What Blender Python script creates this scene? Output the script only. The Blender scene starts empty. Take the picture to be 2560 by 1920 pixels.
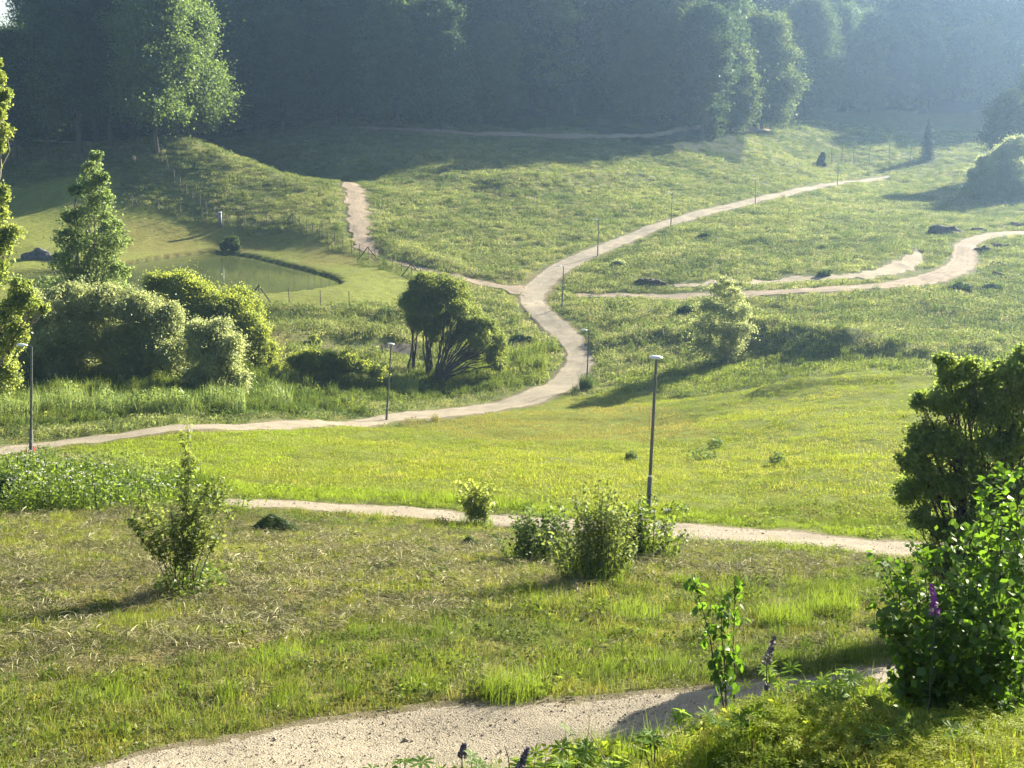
import bpy, math, random
import numpy as np
from math import radians as R

# ------------------------------------------------------------------ camera, sky, sun, exposure
C = bpy.context.scene
FPX, PITCH = 3400.0, math.atan(700 / 3400.0)
CZ = 30.0                                   # eye height above the world's zero
cam_d = bpy.data.cameras.new('camera'); cam = bpy.data.objects.new('camera', cam_d)
C.collection.objects.link(cam); C.camera = cam
cam.location = (0, 0, CZ); cam.rotation_euler = (math.pi / 2 - PITCH, 0, 0)
cam_d.sensor_width = 36.0; cam_d.lens = 36.0 * FPX / 2560.0
cam_d.clip_start = 0.1; cam_d.clip_end = 5000

SUN_AZ, SUN_EL = R(44), R(23)               # azimuth from +Y towards +X
W = bpy.data.worlds.new('World'); C.world = W; W.use_nodes = True
nt = W.node_tree; nt.nodes.clear()
sky = nt.nodes.new('ShaderNodeTexSky'); sky.sky_type = 'NISHITA'; sky.sun_disc = False
sky.sun_elevation = SUN_EL; sky.sun_rotation = SUN_AZ
sky.air_density = 1.0; sky.dust_density = 1.5; sky.ozone_density = 1.0
bg = nt.nodes.new('ShaderNodeBackground'); bg.inputs[1].default_value = 0.055
wo = nt.nodes.new('ShaderNodeOutputWorld')
nt.links.new(sky.outputs[0], bg.inputs[0]); nt.links.new(bg.outputs[0], wo.inputs[0])
sd = bpy.data.lights.new('sun', 'SUN'); sd.energy = 5.0; sd.angle = R(0.5); sd.color = (1.0, 0.91, 0.75)
sun = bpy.data.objects.new('sun', sd); C.collection.objects.link(sun)
sun.rotation_euler = (math.pi / 2 - SUN_EL, 0, math.pi - SUN_AZ)
C.view_settings.view_transform = 'Standard'; C.view_settings.look = 'None'
C.view_settings.exposure = 2.22; C.view_settings.gamma = 1.0; C.view_settings.use_curve_mapping = False
cy = C.cycles
cy.max_bounces = 6; cy.diffuse_bounces = 3; cy.glossy_bounces = 2; cy.transmission_bounces = 4
cy.volume_bounces = 1; cy.transparent_max_bounces = 6; cy.use_denoising = True
cy.sample_clamp_indirect = 4.0; cy.use_adaptive_sampling = True; cy.adaptive_threshold = 0.02

# ------------------------------------------------------------------ helpers
rng = np.random.default_rng(7); random.seed(7)
def link(o): C.collection.objects.link(o); return o
def tag(o, label=None, cat=None, group=None, kind=None):
    if label: o['label'] = label
    if cat: o['category'] = cat
    if group: o['group'] = group
    if kind: o['kind'] = kind
    return o
def empty(name, loc, label, cat, group=None, rz=0):
    o = bpy.data.objects.new(name, None); link(o); o.location = loc; o.rotation_euler = (0, 0, rz)
    o.empty_display_size = 0.3
    return tag(o, label, cat, group)
def mesh(name, V, F, mat=None, smooth=False, attrs=None):
    V = np.asarray(V, dtype=np.float32).reshape(-1, 3); F = np.asarray(F, dtype=np.int32)
    me = bpy.data.meshes.new(name); n = F.shape[1]
    me.vertices.add(len(V)); me.vertices.foreach_set('co', V.ravel())
    me.loops.add(F.size); me.loops.foreach_set('vertex_index', F.ravel())
    me.polygons.add(len(F)); me.polygons.foreach_set('loop_start', np.arange(0, F.size, n, dtype=np.int32))
    if smooth: me.polygons.foreach_set('use_smooth', np.ones(len(F), dtype=bool))
    me.update(calc_edges=True)
    if attrs:
        for k, a in attrs.items():
            a = np.asarray(a, dtype=np.float32)
            if a.ndim == 2:
                at = me.attributes.new(k, 'FLOAT_COLOR', 'POINT')
                at.data.foreach_set('color', np.c_[a, np.ones(len(a), dtype=np.float32)].ravel())
            else:
                me.attributes.new(k, 'FLOAT', 'POINT').data.foreach_set('value', a)
    if mat: me.materials.append(mat)
    return me
def obj(name, me, parent=None, loc=None):
    o = bpy.data.objects.new(name, me); link(o)
    if parent: o.parent = parent
    if loc is not None: o.location = loc
    return o
class Geo:                                   # collects quads (triangles repeat a corner-free list of their own)
    def __init__(s): s.V = []; s.F = []; s.n = 0
    def add(s, V, F):
        V = np.asarray(V, dtype=np.float64).reshape(-1, 3); s.V.append(V); s.F.append(np.asarray(F) + s.n); s.n += len(V)
        return s
    def tube(s, P, Rr, sides=6, cap=False):
        P = np.asarray(P, float); Rr = np.broadcast_to(np.asarray(Rr, float), (len(P),))
        T = np.gradient(P, axis=0); T /= np.linalg.norm(T, axis=1)[:, None] + 1e-9
        ref = np.where(np.abs(T[:, 2:3]) > .9, np.array([[1., 0, 0]]), np.array([[0, 0, 1.]]))
        A = np.cross(T, ref); A /= np.linalg.norm(A, axis=1)[:, None] + 1e-9; B = np.cross(T, A)
        th = np.linspace(0, 2 * math.pi, sides, endpoint=False)
        ring = P[:, None] + Rr[:, None, None] * (np.cos(th)[None, :, None] * A[:, None] + np.sin(th)[None, :, None] * B[:, None])
        m = len(P); F = []
        for i in range(m - 1):
            for j in range(sides):
                k = (j + 1) % sides
                F.append((i * sides + j, i * sides + k, (i + 1) * sides + k, (i + 1) * sides + j))
        if cap:
            for e in (0, m - 1):
                for j in range(1, sides - 2, 2):
                    F.append((e * sides, e * sides + j, e * sides + j + 1, e * sides + min(j + 2, sides - 1)))
        return s.add(ring.reshape(-1, 3), F)
    def box(s, c, d, taper=1.0, rot=None):
        x, y, z = np.asarray(d, float) / 2; t = taper
        V = np.array([(-x, -y, -z), (x, -y, -z), (x, y, -z), (-x, y, -z), (-x * t, -y * t, z), (x * t, -y * t, z), (x * t, y * t, z), (-x * t, y * t, z)])
        if rot is not None: V = V @ np.asarray(rot).T
        return s.add(V + np.asarray(c), [(0, 3, 2, 1), (4, 5, 6, 7), (0, 1, 5, 4), (1, 2, 6, 5), (2, 3, 7, 6), (3, 0, 4, 7)])
    def mesh(s, name, mat, smooth=False):
        return mesh(name, np.concatenate(s.V), np.concatenate(s.F), mat, smooth)
    def build(s, name, mat, parent=None, smooth=False, loc=None):
        return obj(name, s.mesh(name, mat, smooth), parent, loc)
def rotz(a): c, s = math.cos(a), math.sin(a); return np.array([(c, -s, 0), (s, c, 0), (0, 0, 1.)])

def vnoise(x, y, seed=0):
    x = np.asarray(x, float); y = np.asarray(y, float)
    xi = np.floor(x).astype(np.int64); yi = np.floor(y).astype(np.int64); fx = x - xi; fy = y - yi
    fx = fx * fx * (3 - 2 * fx); fy = fy * fy * (3 - 2 * fy)
    def h(a, b):
        n = (a * 374761393 + b * 668265263 + seed * 1442695041) & 0xffffffff
        n = ((n ^ (n >> 13)) * 1274126177) & 0xffffffff
        return ((n ^ (n >> 16)) & 0xffff) / 65535.0
    return (h(xi, yi) * (1 - fx) + h(xi + 1, yi) * fx) * (1 - fy) + (h(xi, yi + 1) * (1 - fx) + h(xi + 1, yi + 1) * fx) * fy
def fbm(x, y, o=3, seed=0):
    return sum(vnoise(x * 2 ** i, y * 2 ** i, seed + i) * .5 ** i for i in range(o)) / sum(.5 ** i for i in range(o))
def sstep(a, b, x): t = np.clip((x - a) / (b - a), 0, 1); return t * t * (3 - 2 * t)
def in_poly(P, x, y):
    P = np.asarray(P); r = np.zeros(np.shape(x), bool); j = len(P) - 1
    bx = (x >= P[:, 0].min()) & (x <= P[:, 0].max()) & (y >= P[:, 1].min()) & (y <= P[:, 1].max())
    xs, ys = x[bx], y[bx]; q = np.zeros(xs.shape, bool)
    for i in range(len(P)):
        x0, y0, x1, y1 = P[i][0], P[i][1], P[j][0], P[j][1]
        if y0 != y1: q ^= ((y0 > ys) != (y1 > ys)) & (xs < (x1 - x0) * (ys - y0) / (y1 - y0) + x0)
        j = i
    r[bx] = q; return r
def seg_dist(P, x, y, closed=False):
    P = np.asarray(P, float); d = np.full(np.shape(x), 1e9)
    n = len(P) if closed else len(P) - 1
    for i in range(n):
        a, b = P[i], P[(i + 1) % len(P)]; e = b - a; L = (e ** 2).sum() + 1e-9
        t = np.clip(((x - a[0]) * e[0] + (y - a[1]) * e[1]) / L, 0, 1)
        d = np.minimum(d, np.hypot(x - a[0] - t * e[0], y - a[1] - t * e[1]))
    return d

# a viewing ray through a point of the survey photograph (2560 x 1920) as slope per metre of depth
cp, sp = math.cos(PITCH), math.sin(PITCH)
def ray(px, py):
    a, b = (px - 1280) / FPX, (960 - py) / FPX
    d = np.array([a, cp + b * sp, -sp + b * cp]); return d / d[1]
def at(px, py, Y): r = ray(px, py); return np.array([0, 0, CZ]) + r * Y
def ppm(Y): return FPX / Y                   # rough pixels per metre at that depth

# ------------------------------------------------------------------ terrain
SURVEY = {
 0: [(1920,13.5),(1700,17),(1500,23),(1300,34),(1200,45),(1144,60),(1050,75),(960,92),(900,105),(800,122),(740,135),(690,152),(660,163),(600,176),(480,203),(400,216),(355,228),(325,260)],
 470: [(1880,14),(1640,18),(1470,23),(1300,34),(1200,47),(1100,64),(1040,76),(980,88),(900,104),(800,123),(750,133),(560,190),(500,197),(430,204),(360,211),(342,216)],
 850: [(1920,13.5),(1640,18.3),(1480,23),(1350,31),(1290,38),(1265,41),(1200,50),(1120,66),(1055,86),(1020,95),(960,105),(900,114),(868,120),(820,129),(770,137),(700,150),(650,163),(600,175),(560,182),(500,197),(456,210),(400,232),(360,246),(320,258),(295,268)],
 1280: [(1920,13.5),(1750,15.8),(1640,18.5),(1500,23),(1400,29),(1330,37),(1285,43),(1200,53),(1120,68),(1060,88),(1030,99),(980,110),(900,122),(820,134),(745,148),(700,157),(640,170),(580,184),(520,200),(460,216),(420,228),(380,242),(340,257),(310,267)],
 1700: [(1925,8.0),(1965,7.2),(1700,16.3),(1500,23),(1400,28),(1340,37),(1285,44),(1200,53),(1120,67),(1050,84),(980,102),(900,118),(840,127),(780,138),(740,147),(700,156),(640,170),(600,182),(563,196),(500,220),(440,243),(390,259),(350,270),(320,277),(295,287)],
 2100: [(1950,6.8),(1890,8.6),(1690,15.5),(1640,17.5),(1500,22),(1400,29),(1350,38),(1300,41),(1200,51),(1100,63),(1000,80),(960,90),(900,104),(860,113),(800,126),(740,139),(700,150),(650,165),(600,182),(550,205),(500,235),(460,265),(430,285),(400,298),(370,310),(330,328),(300,355)],
 2400: [(1945,6.4),(1850,8.8),(1640,16.5),(1500,21.5),(1400,30),(1360,37),(1200,50),(1000,79),(900,103),(800,126),(740,139),(680,156),(630,172),(580,195),(520,230),(480,258),(440,285),(400,305),(360,322),(320,350)],
}
cps = []
for px, L in SURVEY.items():
    for py, Y in L: cps.append(at(px, py, Y))
for px, tgt in ((0, -900), (2400, 3500)):
    for py, Y in SURVEY[px]:
        z = at(px, py, Y)[2]; x = at(tgt, py, Y)[0]; cps.append((x, Y, z)); cps.append((x * 2.2, Y, z))
for X, Y, z in [(4.3,12.5,24.3),(2.9,12.3,24.1),(6,12.8,24.4),(.4,8,25.25),(-1,8,25.2),(-2.5,8,25.1),(-4.5,8,25.0),(.9,7.2,25.75),
                (-50,232,18.5),(-38,226,17.5),(-62,240,20),(-72,252,22.5),(-28,222,17.5),(-52,258,22.5),(-78,275,26)]:
    cps.append((X, Y, z))
for Y, zz in ((400, (33, 31, 34, 35, 33)), (500, (40, 42, 46, 46, 42)), (700, (52, 56, 60, 58, 56))):
    for k, z in enumerate(zz): cps.append(((k - 2) * .3 * Y, Y, z))
    cps.append((-1.4 * Y, Y, zz[0])); cps.append((1.4 * Y, Y, zz[-1]))
cps = np.array(cps, float)
def uv(x, y): y = np.maximum(y, 6.0); return np.clip(x / y, -1.3, 1.3), np.log(y)
cu, cv = uv(cps[:, 0], cps[:, 1])
def tk(r2): return np.where(r2 > 0, .5 * r2 * np.log(r2 + 1e-12), 0)
n = len(cps); K = tk((cu[:, None] - cu) ** 2 + (cv[:, None] - cv) ** 2) + np.eye(n) * 2e-4
Pm = np.c_[np.ones(n), cu, cv]; A = np.block([[K, Pm], [Pm.T, np.zeros((3, 3))]])
wts = np.linalg.solve(A, np.r_[cps[:, 2], 0, 0, 0])
def z_base(x, y):
    x = np.asarray(x, float); y = np.asarray(y, float); u, v = uv(x, y); out = np.empty(u.size)
    uf, vf = u.ravel(), v.ravel()
    for i in range(0, u.size, 20000):
        a, b = uf[i:i + 20000], vf[i:i + 20000]
        out[i:i + 20000] = tk((a[:, None] - cu) ** 2 + (b[:, None] - cv) ** 2) @ wts[:n] + wts[n] + wts[n + 1] * a + wts[n + 2] * b
    z = out.reshape(u.shape); t = sstep(1.0, 6.0, y)
    return z * t + (CZ - 1.65) * (1 - t)
def hit(px, py, zf, lo=5.0, hi=480.0):
    r = ray(px, py); Ys = np.exp(np.linspace(math.log(lo), math.log(hi), 700))
    g = CZ + r[2] * Ys - zf(r[0] * Ys, Ys); k = np.argmax(g < 0)
    if g[k] >= 0: k = len(Ys) - 1
    a, b = Ys[max(k - 1, 0)], Ys[k]; ga, gb = g[max(k - 1, 0)], g[k]
    Y = a + (b - a) * (ga / (ga - gb) if ga != gb else 0)
    return np.array([r[0] * Y, Y, CZ + r[2] * Y])
def hb(pts): return np.array([hit(px, py, z_base)[:2] for px, py in pts])

S = 2560 / 2212.0
WATER_Z = CZ - 19.3
def on_level(px, py, z): r = ray(px, py); Y = (z - CZ) / r[2]; return (r[0] * Y, Y)
pond_px = [(250,676),(350,655),(440,642),(520,631),(610,641),(690,660),(770,680),(830,697),(852,709),(843,719),(800,727),(740,735),(670,741),(600,743),
           (520,746),(430,748),(300,748),(200,735),(60,722),(-60,712),(-80,690),(60,686),(150,684),(200,682)]
POND = np.array([on_level(px, py, WATER_Z) for px, py in pond_px])
# closed curve smoothing (Chaikin)
def chaikin(P, k=2, closed=True):
    for _ in range(k):
        Q = []
        m = len(P) if closed else len(P) - 1
        for i in range(m):
            a, b = P[i], P[(i + 1) % len(P)]; Q += [a * .75 + b * .25, a * .25 + b * .75]
        P = np.array(Q)
    return P
POND = chaikin(POND)
STREAM = hb([(600,868),(700,866),(780,866),(860,868),(940,872),(1010,880),(1080,905)])
# ridges: pixel polyline, height, half width (m)
RIDGES = [([(1865,848),(1930,856),(2000,868),(2060,876),(2115,888)], 1.9, 2.2), ([(2200,880),(2260,888),(2330,893),(2440,890)], .9, 2.0),
          ([(1560,860),(1640,845),(1740,850)], .7, 2.0), ([(1920,985),(1990,972),(2100,962),(2210,958),(2340,955)], .55, 1.1),
          ([(690,800),(800,806),(900,806),(990,805)], 1.0, 2.6), ([(690,850),(800,843),(900,845),(980,850)], 1.2, 2.4), ([(720,905),(800,900),(900,905)], .9, 2.4),
          ([(1270,462),(1380,455),(1500,452),(1600,447)], 1.2, 3.5), ([(1990,345),(2100,300)], .6, 4), ([(950,600),(1060,650),(1180,690),(1300,690)], .6, 1.8),
          ([(1830,315),(1930,292),(2010,290)], 1.2, 3.0), ([(560,395),(640,420),(700,455)], .7, 3)]
RW = [(hb(p), a, w) for p, a, w in RIDGES]

NR, NCc = 560, 380
rows = np.r_[np.linspace(-45, 2.6, 24), np.exp(np.linspace(math.log(3.0), math.log(760), NR))]
tt = np.linspace(-1, 1, NCc); us = .40 * tt + 1.1 * np.sign(tt) * np.maximum(np.abs(tt) - .80, 0) ** 1.6 * 16
GX = us[None, :] * (np.maximum(rows, -5)[:, None] + 10); GY = np.repeat(rows[:, None], NCc, 1)
GZ = z_base(GX, GY)
in_f = (GY > 3)
amp = .032 * np.clip(GY, 0, 60) ** .5
GZ += (fbm(GX * .9, GY * .9, 3, 5) - .5) * amp * in_f + (fbm(GX * .12, GY * .12, 2, 9) - .5) * np.clip(GY - 10, 0, 60) / 60 * .9
for P, a, w in RW:
    d = seg_dist(P, GX, GY); GZ += a * np.exp(-(d / w) ** 2) * (.75 + .5 * fbm(GX * .35, GY * .35, 2, 3))
ds = seg_dist(STREAM, GX, GY); GZ -= .8 * np.exp(-(ds / 1.4) ** 2)
inside = in_poly(POND, GX.ravel(), GY.ravel()).reshape(GX.shape)
dp = seg_dist(POND, GX, GY, True); sdp = np.where(inside, -dp, dp)
bank = np.where(sdp > 0, WATER_Z + .12 + .28 * sstep(0, .8, sdp) + np.maximum(sdp, 0) * .05, WATER_Z - .1 + np.maximum(sdp * .8, -1.5))
wgt = sstep(9, 1.0, sdp) if False else 1 - sstep(1.0, 11.0, sdp)
GZ = GZ * (1 - wgt) + bank * wgt
lr = np.log(rows[24:])
def Zg(x, y):
    x = np.asarray(x, float); y = np.asarray(y, float)
    r = np.where(y >= 3, 24 + (np.log(np.maximum(y, 3)) - lr[0]) / (lr[1] - lr[0]), (y + 45) / (47.6) * 23)
    r = np.clip(r, 0, len(rows) - 1.001); i = r.astype(int); fr = r - i
    u = x / (np.maximum(y, -5) + 10); c = np.clip(np.interp(u, us, np.arange(NCc)), 0, NCc - 1.001); j = c.astype(int); fc = c - j
    return (GZ[i, j] * (1 - fc) + GZ[i, j + 1] * fc) * (1 - fr) + (GZ[i + 1, j] * (1 - fc) + GZ[i + 1, j + 1] * fc) * fr
def H(px, py): return hit(px, py, Zg)
def HP(pts): return np.array([H(px, py)[:2] for px, py in pts])

# ------------------------------------------------------------------ materials
def newmat(name):
    m = bpy.data.materials.new(name); m.use_nodes = True; m.node_tree.nodes.clear(); return m, m.node_tree.nodes, m.node_tree.links
def mixrgb(N, L, fac, a, b, mode='MIX'):
    x = N.new('ShaderNodeMix'); x.data_type = 'RGBA'; x.blend_type = mode
    for s, v in ((x.inputs[0], fac), (x.inputs[6], a), (x.inputs[7], b)):
        if hasattr(v, 'links'): L.new(v, s)
        elif isinstance(v, (int, float)): s.default_value = v
        else: s.default_value = (*v, 1)
    return x.outputs[2]
def noise(N, L, scale, detail=3, vec=None, rough=.6):
    t = N.new('ShaderNodeTexNoise'); t.inputs['Scale'].default_value = scale; t.inputs['Detail'].default_value = detail
    t.inputs['Roughness'].default_value = rough
    if vec: L.new(vec, t.inputs['Vector'])
    return t.outputs[0]
def ramp(N, L, fac, stops):
    r = N.new('ShaderNodeValToRGB'); L.new(fac, r.inputs[0]); e = r.color_ramp.elements
    while len(e) < len(stops): e.new(.5)
    for k, (p, c) in enumerate(stops): e[k].position = p; e[k].color = (*c, 1) if not isinstance(c, (int, float)) else (c, c, c, 1)
    return r.outputs[0]
def wpos(N): return N.new('ShaderNodeNewGeometry').outputs['Position']
def plain(name, col, rough=.7, metal=0.0, var=.15, scale=6.0, spec=.4, bump=0.0):
    m, N, L = newmat(name); b = N.new('ShaderNodeBsdfPrincipled'); o = N.new('ShaderNodeOutputMaterial')
    nz = noise(N, L, scale, 4, wpos(N)); dk = tuple(c * (1 - 2 * var) for c in col); lt = tuple(min(1, c * (1 + 2 * var)) for c in col)
    L.new(ramp(N, L, nz, [(.3, dk), (.7, lt)]), b.inputs['Base Color'])
    b.inputs['Roughness'].default_value = rough; b.inputs['Metallic'].default_value = metal; b.inputs['Specular IOR Level'].default_value = spec
    if bump:
        bp = N.new('ShaderNodeBump'); bp.inputs['Strength'].default_value = bump; bp.inputs['Distance'].default_value = .05
        L.new(nz, bp.inputs['Height']); L.new(bp.outputs[0], b.inputs['Normal'])
    L.new(b.outputs[0], o.inputs[0]); return m
def leafmat(name, c1, c2, trans=(.16, .26, .03), tw=.45, gloss=.06, rough=.45, scale=.6, dry=None, inst=False):
    """two-sided leaf: diffuse + light through the blade + a weak sheen; hue drifts over the place"""
    m, N, L = newmat(name); o = N.new('ShaderNodeOutputMaterial')
    P = wpos(N); nz = noise(N, L, scale, 3, P); nz2 = noise(N, L, scale * 9, 2, P)
    a = N.new('ShaderNodeMath'); a.operation = 'ADD'; L.new(nz, a.inputs[0])
    b_ = N.new('ShaderNodeMath'); b_.operation = 'MULTIPLY_ADD'; L.new(nz2, b_.inputs[0]); b_.inputs[1].default_value = .8; b_.inputs[2].default_value = -.4
    L.new(b_.outputs[0], a.inputs[1])
    if inst:
        oi = N.new('ShaderNodeObjectInfo'); q = N.new('ShaderNodeMath'); q.operation = 'MULTIPLY_ADD'
        L.new(oi.outputs['Random'], q.inputs[0]); q.inputs[1].default_value = .5; q.inputs[2].default_value = -.25
        a2 = N.new('ShaderNodeMath'); a2.operation = 'ADD'; L.new(a.outputs[0], a2.inputs[0]); L.new(q.outputs[0], a2.inputs[1]); a = a2
    stops = [(.25, c1), (.75, c2)]
    if dry: stops.append((.92, dry))
    col = ramp(N, L, a.outputs[0], stops)
    rt = mixrgb(N, L, 1.0, col, tuple(t / max(1e-4, (x + y) / 2) for t, x, y in zip(trans, c1, c2)), 'MULTIPLY')
    df = N.new('ShaderNodeBsdfDiffuse'); L.new(col, df.inputs[0]); tr = N.new('ShaderNodeBsdfTranslucent'); L.new(rt, tr.inputs[0])
    mx = N.new('ShaderNodeMixShader'); mx.inputs[0].default_value = tw; L.new(df.outputs[0], mx.inputs[1]); L.new(tr.outputs[0], mx.inputs[2])
    gl = N.new('ShaderNodeBsdfGlossy'); gl.inputs['Roughness'].default_value = rough; gl.inputs[0].default_value = (.45, .5, .4, 1)
    m2 = N.new('ShaderNodeMixShader'); m2.inputs[0].default_value = gloss; L.new(mx.outputs[0], m2.inputs[1]); L.new(gl.outputs[0], m2.inputs[2])
    L.new(m2.outputs[0], o.inputs[0]); return m
def tintmat(name, trans=1.7, tw=.48, gloss=.025, var=.42):
    """grass: colour carried per tuft (attribute 'tint'), varied blade by blade"""
    m, N, L = newmat(name); o = N.new('ShaderNodeOutputMaterial')
    at_ = N.new('ShaderNodeAttribute'); at_.attribute_type = 'INSTANCER'; at_.attribute_name = 'tint'
    rd = N.new('ShaderNodeAttribute'); rd.attribute_type = 'GEOMETRY'; rd.attribute_name = 'blade'
    lo = N.new('ShaderNodeMapRange'); L.new(rd.outputs['Fac'], lo.inputs[0]); lo.inputs[3].default_value = 1 - var; lo.inputs[4].default_value = 1 + var
    vs = N.new('ShaderNodeVectorMath'); vs.operation = 'SCALE'; L.new(at_.outputs['Color'], vs.inputs[0]); L.new(lo.outputs[0], vs.inputs[3])
    ts = N.new('ShaderNodeVectorMath'); ts.operation = 'MULTIPLY'; L.new(vs.outputs[0], ts.inputs[0]); ts.inputs[1].default_value = (trans * .95, trans, trans * .5)
    df = N.new('ShaderNodeBsdfDiffuse'); L.new(vs.outputs[0], df.inputs[0]); tr = N.new('ShaderNodeBsdfTranslucent'); L.new(ts.outputs[0], tr.inputs[0])
    mx = N.new('ShaderNodeMixShader'); mx.inputs[0].default_value = tw; L.new(df.outputs[0], mx.inputs[1]); L.new(tr.outputs[0], mx.inputs[2])
    gl = N.new('ShaderNodeBsdfGlossy'); gl.inputs['Roughness'].default_value = .5; gl.inputs[0].default_value = (.4, .4, .35, 1)
    m2 = N.new('ShaderNodeMixShader'); m2.inputs[0].default_value = gloss; L.new(mx.outputs[0], m2.inputs[1]); L.new(gl.outputs[0], m2.inputs[2])
    L.new(m2.outputs[0], o.inputs[0]); return m

# ------------------------------------------------------------------ paths as sheets on the ground
def resample(P, step):
    P = np.asarray(P, float); d = np.r_[0, np.cumsum(np.linalg.norm(np.diff(P, axis=0), axis=1))]
    k = max(2, int(d[-1] / step) + 1); s = np.linspace(0, d[-1], k)
    return np.c_[np.interp(s, d, P[:, 0]), np.interp(s, d, P[:, 1])]
def smooth_pair(A, B, n):
    A, B = chaikin(A, 2, False), chaikin(B, 2, False)
    mid = (A + B) / 2; d = np.r_[0, np.cumsum(np.linalg.norm(np.diff(mid, axis=0), axis=1))]; s = np.linspace(0, d[-1], n)
    f = lambda Q: np.c_[np.interp(s, d, Q[:, 0]), np.interp(s, d, Q[:, 1])]
    return f(A), f(B), d[-1]
PATHPOLY = {}
def path_sheet(name, label, pairs, mat, step=.4, off=.03, nx=12, rag=.12, scale=S, rut=0.0, width=None):
    A = HP([(a * scale, b * scale) for (a, b), _ in pairs])
    B = HP([(a * scale, b * scale) for _, (a, b) in pairs]) if width is None else A - [0.5, width]
    _, _, Ln = smooth_pair(A, B, 10); m = int(Ln / step) + 2; A, B, _ = smooth_pair(A, B, m)
    t = np.linspace(0, 1, nx + 1)
    dirv = (B - A); wd = np.linalg.norm(dirv, axis=1)[:, None]; un = dirv / (wd + 1e-6)
    ja = (fbm(A[:, 0] * .8, A[:, 1] * .8, 3, 21) - .5)[:, None] * rag * 2; jb = (fbm(B[:, 0] * .8, B[:, 1] * .8, 3, 22) - .5)[:, None] * rag * 2
    A2, B2 = A + un * ja * wd.clip(0, 3), B - un * jb * wd.clip(0, 3)
    PATHPOLY[label] = np.concatenate([A2, B2[::-1]])
    G = A2[:, None] * (1 - t)[None, :, None] + B2[:, None] * t[None, :, None]
    z = Zg(G[..., 0], G[..., 1]) + off
    z += (fbm(G[..., 0] * 2.5, G[..., 1] * 2.5, 2, 31) - .5) * .03
    if rut: z += rut * (np.abs(t - .5) * 2 > .4)[None] * 0 - rut * (np.exp(-((t - .28) / .07) ** 2) + np.exp(-((t - .72) / .07) ** 2))[None]
    z[:, 0] -= .06 + off; z[:, -1] -= .06 + off
    V = np.concatenate([G, z[..., None]], 2).reshape(-1, 3); w = nx + 1
    i, j = np.meshgrid(np.arange(m - 1), np.arange(nx), indexing='ij'); k = (i * w + j).ravel()
    cross = np.tile(t, m)
    o = obj(name, mesh(name, V, np.c_[k, k + 1, k + w + 1, k + w], mat, True, {'cross': cross}))
    return tag(o, label, kind='structure')
def pathmat(name, base, dark, rut=False):
    m, N, L = newmat(name); b = N.new('ShaderNodeBsdfPrincipled'); o = N.new('ShaderNodeOutputMaterial'); P = wpos(N)
    n1 = noise(N, L, .7, 4, P); n2 = noise(N, L, 9, 4, P, .7); n3 = noise(N, L, 40, 2, P, .7)
    c = ramp(N, L, n1, [(.3, tuple(x * .76 for x in base)), (.7, tuple(x * 1.14 for x in base))])
    c = mixrgb(N, L, ramp(N, L, n2, [(.38, 0.), (.62, .55)]), c, tuple(x * .72 for x in base))
    c = mixrgb(N, L, ramp(N, L, n3, [(.58, 0.), (.72, .8)]), c, dark)
    at_ = N.new('ShaderNodeAttribute'); at_.attribute_name = 'cross'
    e = N.new('ShaderNodeMath'); e.operation = 'MULTIPLY_ADD'; L.new(at_.outputs['Fac'], e.inputs[0]); e.inputs[1].default_value = 2; e.inputs[2].default_value = -1
    ab = N.new('ShaderNodeMath'); ab.operation = 'ABSOLUTE'; L.new(e.outputs[0], ab.inputs[0])
    ad = N.new('ShaderNodeMath'); ad.operation = 'MULTIPLY_ADD'; L.new(n2, ad.inputs[0]); ad.inputs[1].default_value = .5; L.new(ab.outputs[0], ad.inputs[2])
    c = mixrgb(N, L, ramp(N, L, ad.outputs[0], [(.97, 0.), (1.25, .8)]), c, (.10, .085, .04))
    # wheel lines pressed into the surface, broken up by noise
    wn = noise(N, L, .45, 3, P); wv = N.new('ShaderNodeMath'); wv.operation = 'MULTIPLY_ADD'; L.new(wn, wv.inputs[0]); wv.inputs[1].default_value = .22; L.new(at_.outputs['Fac'], wv.inputs[2])
    ws = ramp(N, L, wv.outputs[0], [(.0, 0.), (.34, 0.), (.38, 1.), (.42, 0.), (.52, 0.), (.56, .55), (.60, 0.), (.70, 0.), (.74, 1.), (.78, 0.)])
    wm = N.new('ShaderNodeMath'); wm.operation = 'MULTIPLY'; L.new(ws, wm.inputs[0]); L.new(ramp(N, L, n2, [(.35, 0.), (.6, .75 if rut else .28)]), wm.inputs[1])
    c = mixrgb(N, L, wm.outputs[0], c, tuple(x * .45 for x in base))
    L.new(c, b.inputs['Base Color']); b.inputs['Roughness'].default_value = .95; b.inputs['Specular IOR Level'].default_value = .1
    bp = N.new('ShaderNodeBump'); bp.inputs['Strength'].default_value = .9; bp.inputs['Distance'].default_value = .05
    s = N.new('ShaderNodeMath'); s.operation = 'ADD'; L.new(n2, s.inputs[0]); L.new(n3, s.inputs[1]); L.new(s.outputs[0], bp.inputs['Height'])
    L.new(bp.outputs[0], b.inputs['Normal']); L.new(b.outputs[0], o.inputs[0]); return m
M_path = pathmat('gravel', (.30, .262, .19), (.12, .095, .07))
M_dirt = pathmat('pale_dirt', (.31, .25, .175), (.12, .09, .065), True)
M_sand = pathmat('sand', (.34, .29, .20), (.15, .12, .08))
M_wet = pathmat('stream_gravel', (.17, .15, .12), (.06, .05, .04))
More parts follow.
